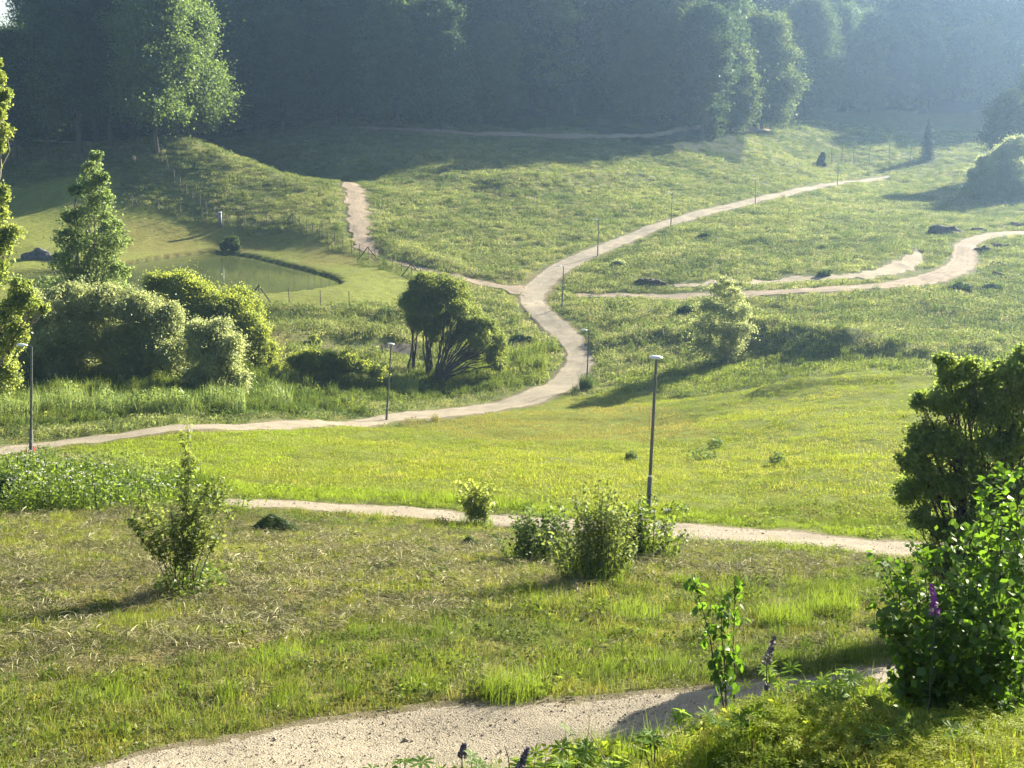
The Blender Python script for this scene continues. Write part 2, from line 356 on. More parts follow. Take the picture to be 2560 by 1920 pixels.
path_sheet('path', 'winding pale gravel path curving up through the meadow past the lamps', [
 ((-60,968),(-60,1012)),((0,962),(0,1000)),((110,950),(90,972)),((300,934),(290,950)),((560,913),(560,934)),((830,893),(840,912)),((960,880),(980,906)),((1080,860),(1110,886)),((1155,835),(1220,858)),
 ((1203,802),(1275,818)),((1220,770),(1294,780)),((1205,742),(1272,738)),((1168,712),(1238,702)),((1130,680),(1200,676)),((1112,650),(1180,650)),((1120,622),(1192,626)),
 ((1145,598),(1222,600)),((1185,570),(1248,578)),((1240,547),(1300,553)),((1330,513),(1370,523)),((1440,473),(1455,488)),((1540,447),(1555,460)),((1640,424),(1650,437)),((1760,399),(1770,409)),((1860,385),(1870,392)),((1955,375),(1958,380))], M_path, .5, .06)
path_sheet('path', 'gravel path crossing the slope behind the tall weed clumps', [
 ((445,1075),(425,1088)),((560,1078),(560,1102)),((700,1084),(700,1108)),((860,1092),(850,1120)),((1000,1103),(990,1135)),((1110,1110),(1110,1143)),((1280,1117),(1280,1157)),
 ((1440,1126),(1440,1167)),((1600,1136),(1600,1177)),((1800,1153),(1800,1192)),((1960,1166),(1960,1207)),((2212,1176),(2212,1222)),((2400,1185),(2400,1235))], M_path, .3)
path_sheet('path', 'stony pale gravel track along the bottom of the mown slope', [
 ((60,1700),(40,1980)),((200,1652),(200,1960)),((340,1608),(400,1930)),((560,1578),(600,1900)),((800,1533),(800,1860)),((1000,1508),(1000,1820)),((1200,1500),(1200,1790)),((1500,1480),(1500,1740)),((1700,1460),(1700,1712)),
 ((1900,1437),(1900,1690)),((2212,1405),(2212,1650)),((2400,1385),(2400,1620))], M_path, .12, .015, 30, .08, width=3.1)
path_sheet('dirt_track', 'bare beige earth track running down beside the pond fence', [
 ((690,388),(705,384)),((718,391),(745,393)),((745,412),(792,412)),((746,450),(797,450)),((748,490),(798,485)),((752,520),(806,520)),((768,543),(815,547)),((850,560),(856,570)),((900,575),(905,588)),((970,590),(985,602)),
 ((1050,609),(1050,620)),((1120,616),(1118,638)),((1145,617),(1140,650))], M_dirt, .4, .07, rag=.35, rut=.03)
path_sheet('dirt_track', 'rutted earth track sweeping round a bend at the far right of the meadow', [
 ((1178,628),(1178,638)),((1350,633),(1350,643)),((1500,634),(1500,646)),((1700,627),(1700,640)),((1850,617),(1860,631)),((1950,603),(1970,622)),((2028,580),(2062,609)),((2052,556),(2115,585)),((2050,530),(2118,558)),((2080,514),(2108,535)),
 ((2145,502),(2145,516)),((2212,497),(2212,508)),((2400,488),(2400,500))], M_dirt, .4, .08, rag=.3, rut=.04)
path_sheet('dirt_track', 'thin strip of loose pale sand between the meadow and the rutted track', [
 ((1380,611),(1380,618)),((1580,606),(1590,615)),((1750,601),(1760,611)),((1850,588),(1870,606)),((1930,563),(1962,592)),((1968,545),(1998,572)),((1985,534),(1998,545))], M_sand, .4, .05, rag=1.0)
path_sheet('dirt_track', 'shaded dirt road along the foot of the dark forest', [
 ((700,269),(700,276)),((900,281),(900,290)),((1200,290),(1200,300)),((1330,291),(1330,301)),((1450,288),(1450,297)),((1600,274),(1600,289)),((1700,260),(1700,272))], M_dirt, .8, .10, rag=.3)
so = path_sheet('stream_bed', 'grey pebbly stream bed between grassy banks below the pond', [
 ((600,742),(600,756)),((690,739),(690,757)),((780,740),(780,757)),((850,742),(850,758)),((930,752),(930,768))], M_wet, .4)
path_sheet('footpath', 'sunlit pale footpath under the park trees on the hill', [
 ((60,300),(60,305)),((100,302),(100,307)),((150,304),(150,311)),((200,305),(200,312)),((222,306),(222,312))], M_sand, .5)

# ------------------------------------------------------------------ zones of the ground
def Zn(pts, s=1.0): return HP([(a * s, b * s) for a, b in pts])
Z_lawn = Zn([(-80,470),(300,440),(310,500),(420,530),(540,564),(720,574),(860,620),(1000,690),(1040,720),(1000,762),(640,764),(300,800),(-80,810)])
Z_hay = Zn([(-80,1290),(330,1275),(640,1290),(1150,1330),(1280,1345),(1700,1365),(2250,1405),(2140,1440),(1720,1450),(1250,1490),(1080,1560),(760,1610),(430,1680),(-80,1720)])
Z_lime = Zn([(130,1125),(400,1085),(700,1062),(1000,1055),(1180,1035),(1330,1010),(1500,960),(1700,1000),(2200,930),(2700,960),(2700,1380),(2260,1360),(1860,1330),(1300,1270),(1000,1245),(560,1238),(300,1150),(200,1150)])
Z_weeds = Zn([(-80,860),(300,900),(640,920),(950,940),(1200,900),(1330,870),(1400,900),(1370,940),(1200,975),(900,1008),(600,1030),(250,1055),(-80,1075)])
Z_fore = Zn([(1400,1860),(1750,1760),(2100,1740),(2700,1690),(2700,1950),(1350,1950)])
ff_line = 300
PX = GX.ravel(); PY = GY.ravel()
wx = PX + (fbm(PX * .15, PY * .15, 2, 41) - .5) * np.clip(PY * .08, .5, 8); wy = PY + (fbm(PX * .15, PY * .15, 2, 42) - .5) * np.clip(PY * .12, .5, 10)
def zone_at(x, y):
    wx = x + (fbm(x * .15, y * .15, 2, 41) - .5) * np.clip(y * .06, .3, 6); wy = y + (fbm(x * .15, y * .15, 2, 42) - .5) * np.clip(y * .08, .3, 8)
    z = np.zeros(x.shape, int)                         # 0 meadow
    z[in_poly(Z_lawn, wx, y)] = 1
    z[in_poly(Z_lime, wx, wy)] = 3
    z[in_poly(Z_weeds, wx, wy)] = 4
    z[in_poly(Z_hay, wx, wy)] = 2
    z[(y < 44) & (z == 0)] = 5
    z[in_poly(Z_fore, x, y)] = 6
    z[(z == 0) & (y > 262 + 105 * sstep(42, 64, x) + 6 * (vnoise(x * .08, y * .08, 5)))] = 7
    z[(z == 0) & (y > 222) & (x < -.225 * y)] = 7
    return z
zn = zone_at(PX, PY)
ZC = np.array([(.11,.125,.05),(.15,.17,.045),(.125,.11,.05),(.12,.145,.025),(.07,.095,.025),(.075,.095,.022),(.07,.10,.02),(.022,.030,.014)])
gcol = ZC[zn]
big = fbm(PX * .06, PY * .06, 3, 61); mid = fbm(PX * .5, PY * .5, 3, 62)
gcol = gcol * (.75 + .5 * mid)[:, None]
dryc = np.array([.15, .125, .05]); dm = (sstep(.56, .72, big) * .55 * (zn != 7) * (zn != 3))[:, None]
gcol = gcol * (1 - dm) + dryc * dm
sl = sstep(.9, .1, 0) if False else 1 - sstep(.0, .7, np.abs(sdp.ravel() - .1))
gcol = gcol * (1 - sl[:, None]) + np.array([.035, .03, .018]) * sl[:, None]
m, N, L = newmat('turf_ground'); b = N.new('ShaderNodeBsdfPrincipled'); o_ = N.new('ShaderNodeOutputMaterial'); P = wpos(N)
ca = N.new('ShaderNodeAttribute'); ca.attribute_name = 'gcol'
n1 = noise(N, L, 1.3, 5, P, .75); n2 = noise(N, L, 11, 3, P, .7)
c1 = mixrgb(N, L, 1.0, ca.outputs['Color'], ramp(N, L, n1, [(.25, (.62, .62, .55)), (.5, (1, 1, 1)), (.8, (1.35, 1.3, 1.2))]), 'MULTIPLY')
c1 = mixrgb(N, L, 1.0, c1, ramp(N, L, n2, [(.3, (.7, .72, .65)), (.7, (1.3, 1.28, 1.2))]), 'MULTIPLY')
L.new(c1, b.inputs['Base Color']); b.inputs['Roughness'].default_value = .95; b.inputs['Specular IOR Level'].default_value = .05
bp = N.new('ShaderNodeBump'); bp.inputs['Strength'].default_value = 1.0; bp.inputs['Distance'].default_value = .25
sm = N.new('ShaderNodeMath'); sm.operation = 'MULTIPLY_ADD'; L.new(n2, sm.inputs[0]); sm.inputs[1].default_value = .35; L.new(n1, sm.inputs[2]); L.new(sm.outputs[0], bp.inputs['Height'])
L.new(bp.outputs[0], b.inputs['Normal']); L.new(b.outputs[0], o_.inputs[0]); M_ground = m
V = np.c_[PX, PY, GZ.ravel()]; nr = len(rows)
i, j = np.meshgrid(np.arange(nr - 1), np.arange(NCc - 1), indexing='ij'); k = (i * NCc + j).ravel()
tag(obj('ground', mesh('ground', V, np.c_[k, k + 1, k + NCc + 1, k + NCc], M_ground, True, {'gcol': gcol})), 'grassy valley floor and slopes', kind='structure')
# far plain that carries the land on to the horizon
fv = [(-4000, -400, 24), (4000, -400, 24), (4000, 4500, 24), (-4000, 4500, 24)]
tag(obj('far_ground', mesh('far_ground', fv, [(0, 1, 2, 3)], plain('far_turf', (.05, .07, .02), .95))), 'distant land beyond the forested hill', kind='structure').location.z = -26

# pond water: one closed sheet
m, N, L = newmat('pond_water'); b = N.new('ShaderNodeBsdfPrincipled'); o_ = N.new('ShaderNodeOutputMaterial')
b.inputs['Base Color'].default_value = (.07, .085, .03, 1); b.inputs['Roughness'].default_value = .06; b.inputs['IOR'].default_value = 1.33
P = wpos(N); mp = N.new('ShaderNodeMapping'); L.new(P, mp.inputs[0]); mp.inputs['Scale'].default_value = (1.0, 2.2, 1)
nz = noise(N, L, 1.6, 4, mp.outputs[0]); bp = N.new('ShaderNodeBump'); bp.inputs['Strength'].default_value = .06; bp.inputs['Distance'].default_value = .04
L.new(nz, bp.inputs['Height']); L.new(bp.outputs[0], b.inputs['Normal']); L.new(b.outputs[0], o_.inputs[0])
cx, cyy = POND.mean(0); PP = POND + (POND - [cx, cyy]) / np.linalg.norm(POND - [cx, cyy], axis=1)[:, None] * .8
import bmesh
bm = bmesh.new(); bm.faces.new([bm.verts.new((x, y, WATER_Z)) for x, y in PP]); bmesh.ops.triangulate(bm, faces=bm.faces[:])
me = bpy.data.meshes.new('pond_water'); bm.to_mesh(me); bm.free(); me.materials.append(m)
tag(obj('pond_water', me), 'still green water of the pond', kind='structure')

# ------------------------------------------------------------------ vegetation builders
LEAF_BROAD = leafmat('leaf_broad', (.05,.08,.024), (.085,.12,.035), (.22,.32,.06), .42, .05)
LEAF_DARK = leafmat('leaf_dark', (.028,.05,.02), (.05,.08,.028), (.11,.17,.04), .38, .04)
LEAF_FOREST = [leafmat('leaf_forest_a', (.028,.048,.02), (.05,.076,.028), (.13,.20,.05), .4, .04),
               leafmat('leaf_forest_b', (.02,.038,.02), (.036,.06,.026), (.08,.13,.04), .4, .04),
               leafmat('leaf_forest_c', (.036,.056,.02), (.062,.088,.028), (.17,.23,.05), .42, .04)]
LEAF_WILLOW = leafmat('leaf_willow_grey', (.15,.17,.075), (.25,.27,.12), (.50,.56,.20), .48, .06, .45)
LEAF_OLIVE = leafmat('leaf_willow_olive', (.085,.11,.024), (.15,.18,.036), (.50,.58,.08), .5, .04)
LEAF_YELLOW = leafmat('leaf_yellow_green', (.085,.12,.03), (.15,.18,.045), (.42,.50,.09), .52, .05)
LEAF_POPLAR = leafmat('leaf_poplar', (.07,.105,.04), (.12,.16,.055), (.32,.43,.11), .48, .05, .45)
LEAF_ASPEN = leafmat('leaf_aspen', (.035,.075,.012), (.06,.11,.018), (.16,.30,.02), .46, .05, .42, scale=2)
LEAF_SHRUB = leafmat('leaf_shrub', (.065,.095,.025), (.11,.14,.035), (.36,.44,.08), .42, .045, .5, scale=1.5)
LEAF_WEED = leafmat('leaf_weed', (.06,.10,.018), (.10,.15,.025), (.24,.34,.03), .48, .05, scale=2)
LEAF_VERGE = leafmat('leaf_verge', (.08,.12,.04), (.14,.18,.055), (.36,.46,.11), .45, .05, scale=1.2)
LEAF_EDGE = leafmat('leaf_edge', (.06,.10,.03), (.10,.145,.04), (.36,.48,.08), .46, .05, .45, scale=1.5)
LEAF_DOME = leafmat('leaf_willow_dome', (.06,.085,.022), (.105,.135,.032), (.36,.43,.07), .48, .04)
LEAF_LIME = leafmat('leaf_lime', (.09,.15,.015), (.15,.22,.02), (.38,.48,.03), .5, .05, scale=2, inst=True)
LEAF_SPRUCE = leafmat('needle_dark', (.012,.022,.012), (.024,.038,.018), (.02,.03,.01), .15, .04)
BARK = plain('bark', (.055,.045,.035), .9, bump=.6, scale=12)
BARK_PALE = plain('bark_pale', (.16,.14,.11), .85, bump=.5, scale=14)
STEM = plain('stem', (.05,.055,.025), .8, scale=20)

def leaves(P, Nn, size, asp=.6, jit=.6, g=None, sm=.3):
    g = g or rng; n = len(P)
    Nn = Nn + g.normal(0, jit, (n, 3)); Nn /= np.linalg.norm(Nn, axis=1)[:, None] + 1e-9
    T = np.cross(Nn, g.normal(0, 1, (n, 3))); T /= np.linalg.norm(T, axis=1)[:, None] + 1e-9; B = np.cross(Nn, T)
    s = (size * (1 + sm * g.uniform(-1, 1, n)))[:, None]
    V = np.stack([P - T * s * .5, P + B * s * asp * .5, P + T * s * .5, P - B * s * asp * .5], 1).reshape(-1, 3)
    return V, np.arange(4 * n).reshape(-1, 4)
def unit(n, g=None):
    g = g or rng; d = g.normal(0, 1, (n, 3)); return d / np.linalg.norm(d, axis=1)[:, None]
def lobes_to_leaves(lobes, size, dens, asp=.6, style='loose', g=None, cloud=1.5):
    """lobes: (centre, radius xyz). dens: leaf cover of the shell"""
    g = g or rng; VV, FF, n0 = [], [], 0
    for c, r in lobes:
        r = np.asarray(r, float); area = 4 * math.pi * (r.prod() ** (2 / 3.)); n = max(12, int(dens / (size * size * asp * .5) * area))
        d = unit(n, g)
        if style == 'dome':
            d[:, 2] = np.where(d[:, 2] < -.25, -d[:, 2], d[:, 2]); rad = g.uniform(.82, 1.03, n); Nn = d * .5 + np.array([0, 0, .5]); jit = .35
        else:
            fl = (d[:, 2] < -.3) & (g.random(n) < .6); d[fl, 2] *= -1; rad = np.clip(.88 + g.normal(0, .2, n), .2, 1.45); Nn = d * .6 + np.array([0, 0, .3]); jit = .6
        az_ = np.arctan2(d[:, 1], d[:, 0]); bump = .66 + .42 * vnoise(az_ * 2.2 + c[0], d[:, 2] * 3.2 + c[2], 77) + .30 * vnoise(az_ * 5.5 + c[1], d[:, 2] * 7 + c[0], 78)
        P = np.asarray(c) + d * r * (rad * bump)[:, None]
        V, F = leaves(P, Nn, size, asp, jit, g); VV.append(V); FF.append(F + n0); n0 += len(V)
        m2 = int(n * cloud) if style != 'dome' else int(n * .9)              # loose leaves between and beyond the clumps
        V, F = leaves(np.asarray(c) + g.normal(0, .72 if style != 'dome' else .62, (m2, 3)) * r, unit(m2, g) * .5 + [0, 0, .5], size, asp, .6, g); VV.append(V); FF.append(F + n0); n0 += len(V)
        if style != 'dome':                              # twigs standing out of the mass
            k = max(4, n // 12); dd = unit(k, g); dd[:, 2] = np.abs(dd[:, 2]) * .8 + .1; fr = np.linspace(.7, 1.65, 7)
            P = np.asarray(c) + (dd[:, None] * fr[None, :, None] * g.uniform(.8, 1.1, (k, 1, 1))).reshape(-1, 3) * r + g.normal(0, size * .35, (k * 7, 3))
            V, F = leaves(P, np.repeat(dd, 7, 0) * .3 + [0, 0, .5], size * .9, asp, .7, g); VV.append(V); FF.append(F + n0); n0 += len(V)
        if style == 'dome':                              # hanging fringe
            k = n // 2; a = g.uniform(0, 2 * math.pi, k); dd = np.c_[np.cos(a), np.sin(a), g.uniform(-.9, 0, k)]
            P = np.asarray(c) + dd * r * np.c_[np.full((k, 2), .92), np.ones(k)]
            V, F = leaves(P, np.c_[dd[:, :2], np.zeros(k)], size, asp * .5, .3, g); VV.append(V); FF.append(F + n0); n0 += len(V)
    return np.concatenate(VV), np.concatenate(FF)
def limb(g, p0, p1, r0, r1, sag=.12, n=6, wig=.04):
    p0, p1 = np.asarray(p0, float), np.asarray(p1, float); t = np.linspace(0, 1, n)[:, None]; d = p1 - p0; L_ = np.linalg.norm(d)
    P = p0 + d * t; P[:, 2] += (np.sin(t[:, 0] * math.pi) * sag * L_) * (1 if sag else 0)
    P[1:-1] += g.normal(0, wig * L_, (n - 2, 3)) * .5
    return P, r0 + (r1 - r0) * t[:, 0]

# ---- forest tree stock: (trunk mesh, crown mesh) pairs shared by the copies
def tree_stock(seed, h, r, hb_, nl, size, dens, mat, bark=BARK, top=.55, lean=0):
    g = np.random.default_rng(seed); lobes = []; tr = Geo()
    tx = g.normal(0, .3, 2) + [lean, 0]
    trunk_top = np.array([tx[0], tx[1], h * .86])
    P, Rr = limb(g, (0, 0, -.6), trunk_top, h * .016 + .05, .05, 0, 8, .01); tr.tube(P, Rr, 7)
    for k in range(nl):
        f = (k + .5) / nl; z = hb_ + (h - hb_) * f ** .9; prof = math.sqrt(max(.12, 1 - (((z - hb_) / (h - hb_) - .42) / .64) ** 2))
        a = k * 2.4 + g.normal(0, .4); rr = r * prof * g.uniform(.45, .85) * (1 if k < nl - 3 else .55)
        c = np.array([math.cos(a) * rr + tx[0] * f, math.sin(a) * rr + tx[1] * f, z]); q = r * g.uniform(.20, .50) * (.75 + .25 * prof)
        lobes.append((c, (q, q, q * g.uniform(.6, .9))))
        s = trunk_top * min(.95, max(.15, (z - q * 1.5) / (h * .86))); P, Rr = limb(g, s, c, .05 + .012 * q * 3, .02, .05, 4); tr.tube(P, Rr, 4)
    V, F = lobes_to_leaves(lobes, size, dens, .65, 'loose', g, .3)
    return tr.mesh('trunk', bark, True), mesh('crown', V, F, mat)
FOREST = []
for k in range(9):
    FOREST.append(tree_stock(100 + k, [24, 27, 22, 28, 25, 20, 27, 26, 22][k], [6.4, 5.6, 6.8, 6.2, 5.4, 6.6, 7.2, 5.4, 6.4][k], [3, 4, 2, 4, 4, 1.5, 3, 5, 2][k], 46, .6, 1.25, LEAF_FOREST[k % 3], lean=[0, .6, -.4, 0, .3, 0, -.6, .2, 0][k]))
def place_tree(stock, x, y, sc, rz, label, group, name='tree', cat='tree', sz=None):
    z = float(Zg(x, y)); t = empty(name, (x, y, z), label, cat, group, rz); t.scale = (sc, sc, sz or sc)
    for nm, me in zip(('trunk', 'crown'), stock): obj(nm, me, t)
    return t

# ---- a plant built from lobes read off the survey photograph and given real depth
def lobed(name, label, cat, base, Y, lobes_px, size, dens, mat, bark=BARK, asp=.6, style='loose', stems=((0, 0),), seed=1, deep=1.0, r_stem=.09, branches=True, group=None, twigs=0, sag=.1, layers=2):
    g = np.random.default_rng(seed)
    if Y is None: Y = float(H(base[0], base[1])[1])
    bx = at(base[0], base[1], Y)[0]; bz = float(Zg(bx, Y)); B = np.array([bx, Y, bz]); t = empty(name, B, label, cat, group)
    L_ = []
    for q in lobes_px:
        px, py, r = q[:3]; rm = r / FPX * Y
        for kk in range(layers):
            dy = (q[3] if len(q) > 3 else 0) + (g.uniform(-1.0, 1.0) * rm * deep * 1.1 if kk else -rm * .2)
            c = at(px, py, Y + dy) - B
            if kk: c = c + g.normal(0, .22, 3) * rm
            L_.append((c, (rm * g.uniform(.85, 1.1), rm * g.uniform(.85, 1.2), rm * g.uniform(.75, .95))))
    tr = Geo(); ST = [np.array([at(base[0] + dx, base[1], Y)[0] - bx, dy, 0]) for dx, dy in stems]
    for s0 in ST: s0[2] = float(Zg(bx + s0[0], Y + s0[1])) - bz - .3
    if branches:
        for k, (c, r) in enumerate(L_):
            j = int(np.argmin([abs((s0 + [.0, 0, 0])[0] - c[0] * .6) + g.uniform(0, .5) for s0 in ST])); s0 = ST[j]
            rr = r_stem * g.uniform(.5, 1.0)
            P, Rr = limb(g, s0, c, rr, rr * .25, sag, 9, .03); tr.tube(P, Rr, 6)
            for _ in range(twigs):
                u = g.uniform(.4, .95); p = P[int(u * 8)]; e = c + unit(1, g)[0] * np.array(r) * .95
                P2, R2 = limb(g, p, e, rr * .3, rr * .06, .04, 6, .04); tr.tube(P2, R2, 4)
    obj('trunk' if cat == 'tree' else 'branches', tr.mesh('trunk', bark, True), t)
    L2 = []
    for c, r in L_:
        r = np.array(r); L2.append((c, r * (.74 if style == 'dome' else .66)))
        for d in unit(9, g):
            if d[2] < -.2 and g.random() < .5: d[2] *= -1
            q = g.uniform(.26, .42); L2.append((c + d * r * g.uniform(.62, .88), r * q * (np.array([1, 1, .8]) if style == 'dome' else np.array([.85, .85, 1.1]) * .9)))
    V, F = lobes_to_leaves(L2, size, dens, asp, style, g)
    o = obj('crown' if cat == 'tree' else 'foliage', mesh('crown', V, F, mat), t)
    return t

# ---- plants with separate stems; leaves set along the stems and twigs
def stemmed(name, label, cat, B, stems, mat, leaf=.05, gap=.03, twig=.25, ntw=6, bark=STEM, r0=.008, asp=.6, seed=1, bare=.25, leaf_parts=0, group=None, droop=.2, spread=.6, leafmesh=None):
    """stems: (dx, dy, height, lean x, lean y)"""
    g = np.random.default_rng(seed); B = np.array([B[0], B[1], float(Zg(B[0], B[1]))]) if len(B) == 2 else np.asarray(B, float)
    t = empty(name, B, label, cat, group); PP, NN = [], []
    for (dx, dy, h, lx, ly) in stems:
        n = 9; tt_ = np.linspace(0, 1, n); P = np.c_[dx + lx * tt_ ** 1.3, dy + ly * tt_ ** 1.3, -.05 + (h + .05) * tt_]
        P[1:, :2] += np.cumsum(g.normal(0, abs(h) * .008, (n - 1, 2)), 0)
        sg = Geo(); sg.tube(P, np.linspace(r0, r0 * .3, n), 5); runs = [(P, bare)]
        for _ in range(ntw):
            u = g.uniform(bare, .97); k = u * (n - 1); i0 = int(k); p = P[i0] + (P[min(i0 + 1, n - 1)] - P[i0]) * (k - i0)
            a = g.uniform(0, 2 * math.pi); L_ = twig * g.uniform(.5, 1.1) * (1.15 - .5 * u)
            e = p + np.array([math.cos(a) * spread, math.sin(a) * spread, g.uniform(.35, .9)]) * L_
            P2, R2 = limb(g, p, e, r0 * .45, r0 * .18, .08, 5, .05); sg.tube(P2, R2, 4); runs.append((P2, .12))
        o = sg.build('stem', bark, t, True)
        for Q, b0 in runs:
            d = np.r_[0, np.cumsum(np.linalg.norm(np.diff(Q, axis=0), axis=1))]; m_ = max(2, int((d[-1] * (1 - b0)) / gap)); s = np.linspace(d[-1] * b0, d[-1], m_)
            q = np.c_[[np.interp(s, d, Q[:, c]) for c in range(3)]].T; a = g.uniform(0, 2 * math.pi, m_)
            q = q + np.c_[np.cos(a), np.sin(a), g.uniform(-.3, .4, m_)] * leaf * .6
            PP.append(q); NN.append(np.c_[np.cos(a) * .3, np.sin(a) * .3, np.full(m_, .8)])
    PP = np.concatenate(PP); NN = np.concatenate(NN); k = min(leaf_parts, len(PP)); idx = g.permutation(len(PP))
    if k:
        lm = leafmesh or LEAFMESH(mat, asp)
        for i in idx[:k]:
            o = obj('leaf', lm, t, PP[i]); s = leaf * g.uniform(.7, 1.25); o.scale = (s, s, s)
            o.rotation_euler = (g.normal(-.2, .5), g.normal(droop, .5), g.uniform(0, 6.28))
    if len(PP) > k:
        V, F = leaves(PP[idx[k:]], NN[idx[k:]], leaf, asp, .5, g)
        o = obj('foliage', mesh('foliage', V, F, mat), t)
        if k: o['kind'] = 'stuff'
    return t
_lm = {}
def LEAFMESH(mat, asp):
    """one leaf of unit length, folded along its midrib, pointed tip"""
    key = (mat.name, asp)
    if key not in _lm:
        xs = [0, .12, .35, .65, .88, 1.0]; ws = [0, .3, .5, .42, .18, 0]; V = []; F = []
        for x, w_ in zip(xs, ws): V += [(x, -w_ * asp, .06 * w_ * 2 - .10 * x * x), (x, 0, -.10 * x * x), (x, w_ * asp, .06 * w_ * 2 - .10 * x * x)]
        for k in range(5): a = k * 3; F += [(a, a + 1, a + 4, a + 3), (a + 1, a + 2, a + 5, a + 4)]
        _lm[key] = mesh('leaf', V, F, mat, True)
    return _lm[key]

# ---- scatter: points carrying rotation, scale, which tuft, and colour
def proto_coll(name, meshes):
    c = bpy.data.collections.new(name)
    for k, me in enumerate(meshes):
        o = bpy.data.objects.new('%s_%02d' % (name, k), me); c.objects.link(o)
    return c
def blades(seed, n, rad, h, w, mode='grass', lie=0.0, bend=.35):
    """a tuft of tapered blades with a per-blade shade"""
    g = np.random.default_rng(seed); V, F, Bl = [], [], []
    a = g.uniform(0, 6.283, n); r = rad * np.sqrt(g.random(n)); x, y = r * np.cos(a), r * np.sin(a)
    hh = h * g.uniform(.45, 1.15, n); az = g.uniform(0, 6.283, n); ln = g.uniform(.05, bend, n) + lie * g.uniform(.5, 1.2, n); ww = w * g.uniform(.6, 1.3, n)
    fa = g.uniform(0, 6.283, n)
    for k in range(n):
        d = np.array([math.cos(az[k]), math.sin(az[k])]); f = np.array([math.cos(fa[k]), math.sin(fa[k])]) * ww[k] / 2
        th1, th2 = ln[k] * .5, ln[k] * 1.6; th2 = min(th2, 1.75); l1, l2 = hh[k] * .5, hh[k] * .5
        p0 = np.array([x[k], y[k], -.02]); p1 = p0 + np.r_[d * math.sin(th1) * l1, math.cos(th1) * l1]; p2 = p1 + np.r_[d * math.sin(th2) * l2, math.cos(th2) * l2]
        b = len(V); f3 = np.r_[f, 0]
        V += [p0 - f3, p0 + f3, p1 - f3 * .8, p1 + f3 * .8, p2]; F += [(b, b + 1, b + 3), (b, b + 3, b + 2), (b + 2, b + 3, b + 4)]; Bl += [g.random()] * 5
    return np.array(V), np.array(F), np.array(Bl)
def straws(seed, n, rad, L_, w):
    g = np.random.default_rng(seed); V, F, Bl = [], [], []
    for k in range(n):
        a = g.uniform(0, 6.283); r = rad * math.sqrt(g.random()); c = np.array([r * math.cos(a), r * math.sin(a), g.uniform(.01, .09)]); az = g.uniform(0, 6.283); el = g.normal(.05, .28); l = L_ * g.uniform(.3, 1.2) / 2
        d = np.array([math.cos(az) * math.cos(el), math.sin(az) * math.cos(el), math.sin(el)]) * l; q = np.array([-math.sin(az), math.cos(az), g.normal(0, .5)]) * w * g.uniform(.6, 1.4) / 2; up = np.array([0, 0, .18 * l])
        b = len(V); V += [c - d - q, c - d + q, c + up - q, c + up + q, c + d]; F += [(b, b + 1, b + 3), (b, b + 3, b + 2), (b + 2, b + 3, b + 4)]; Bl += [g.random() ** 1.5] * 5
    return np.array(V), np.array(F), np.array(Bl)
def herb(seed, n, rad, h, leaf, asp=.55):
    """a low clump of broad leaves"""
    g = np.random.default_rng(seed); a = g.uniform(0, 6.283, n); r = rad * np.sqrt(g.random(n))
    P = np.c_[r * np.cos(a), r * np.sin(a), h * g.uniform(.15, 1, n) * (1.1 - .6 * (r / rad) ** 2)]
    V, F = leaves(P, np.c_[np.cos(a) * .3, np.sin(a) * .3, np.ones(n)], leaf, asp, .45, g)
    F = np.concatenate([F[:, [0, 1, 2]], F[:, [0, 2, 3]]]); return V, F, np.repeat(g.random(n), 4)
def tuft(parts, mat):
    V, F, B_ = [], [], []; n = 0
    for v, f, b in parts: V.append(v); F.append(f + n); B_.append(b); n += len(v)
    return mesh('tuft', np.concatenate(V), np.concatenate(F), mat, False, {'blade': np.concatenate(B_)})
def scatter(name, label, pts, rot, scl, idx, tint, coll):
    me = bpy.data.meshes.new(name); n = len(pts); me.vertices.add(n); me.vertices.foreach_set('co', np.asarray(pts, np.float32).ravel())
    me.attributes.new('rot', 'FLOAT_VECTOR', 'POINT').data.foreach_set('vector', np.asarray(rot, np.float32).ravel())
    me.attributes.new('scl', 'FLOAT_VECTOR', 'POINT').data.foreach_set('vector', np.asarray(scl, np.float32).ravel())
    me.attributes.new('pick', 'INT', 'POINT').data.foreach_set('value', np.asarray(idx, np.int32))
    me.attributes.new('tint', 'FLOAT_COLOR', 'POINT').data.foreach_set('color', np.c_[tint, np.ones(n)].astype(np.float32).ravel())
    o = obj(name, me); gn = bpy.data.node_groups.new(name, 'GeometryNodeTree')
    gn.interface.new_socket('Geometry', in_out='INPUT', socket_type='NodeSocketGeometry'); gn.interface.new_socket('Geometry', in_out='OUTPUT', socket_type='NodeSocketGeometry')
    N = gn.nodes; L = gn.links; gi = N.new('NodeGroupInput'); go = N.new('NodeGroupOutput'); ip = N.new('GeometryNodeInstanceOnPoints'); ci = N.new('GeometryNodeCollectionInfo')
    ci.inputs['Collection'].default_value = coll; ci.inputs['Separate Children'].default_value = True; ci.inputs['Reset Children'].default_value = True
    ip.inputs['Pick Instance'].default_value = True
    def attr(nm, ty): a = N.new('GeometryNodeInputNamedAttribute'); a.data_type = ty; a.inputs['Name'].default_value = nm; return a.outputs['Attribute']
    e2r = N.new('FunctionNodeEulerToRotation'); L.new(attr('rot', 'FLOAT_VECTOR'), e2r.inputs[0])
    L.new(gi.outputs[0], ip.inputs['Points']); L.new(ci.outputs[0], ip.inputs['Instance']); L.new(attr('pick', 'INT'), ip.inputs['Instance Index'])
    L.new(e2r.outputs[0], ip.inputs['Rotation']); L.new(attr('scl', 'FLOAT_VECTOR'), ip.inputs['Scale']); L.new(ip.outputs[0], go.inputs[0])
    md = o.modifiers.new('scatter', 'NODES'); md.node_group = gn
    return tag(o, label, kind='stuff')

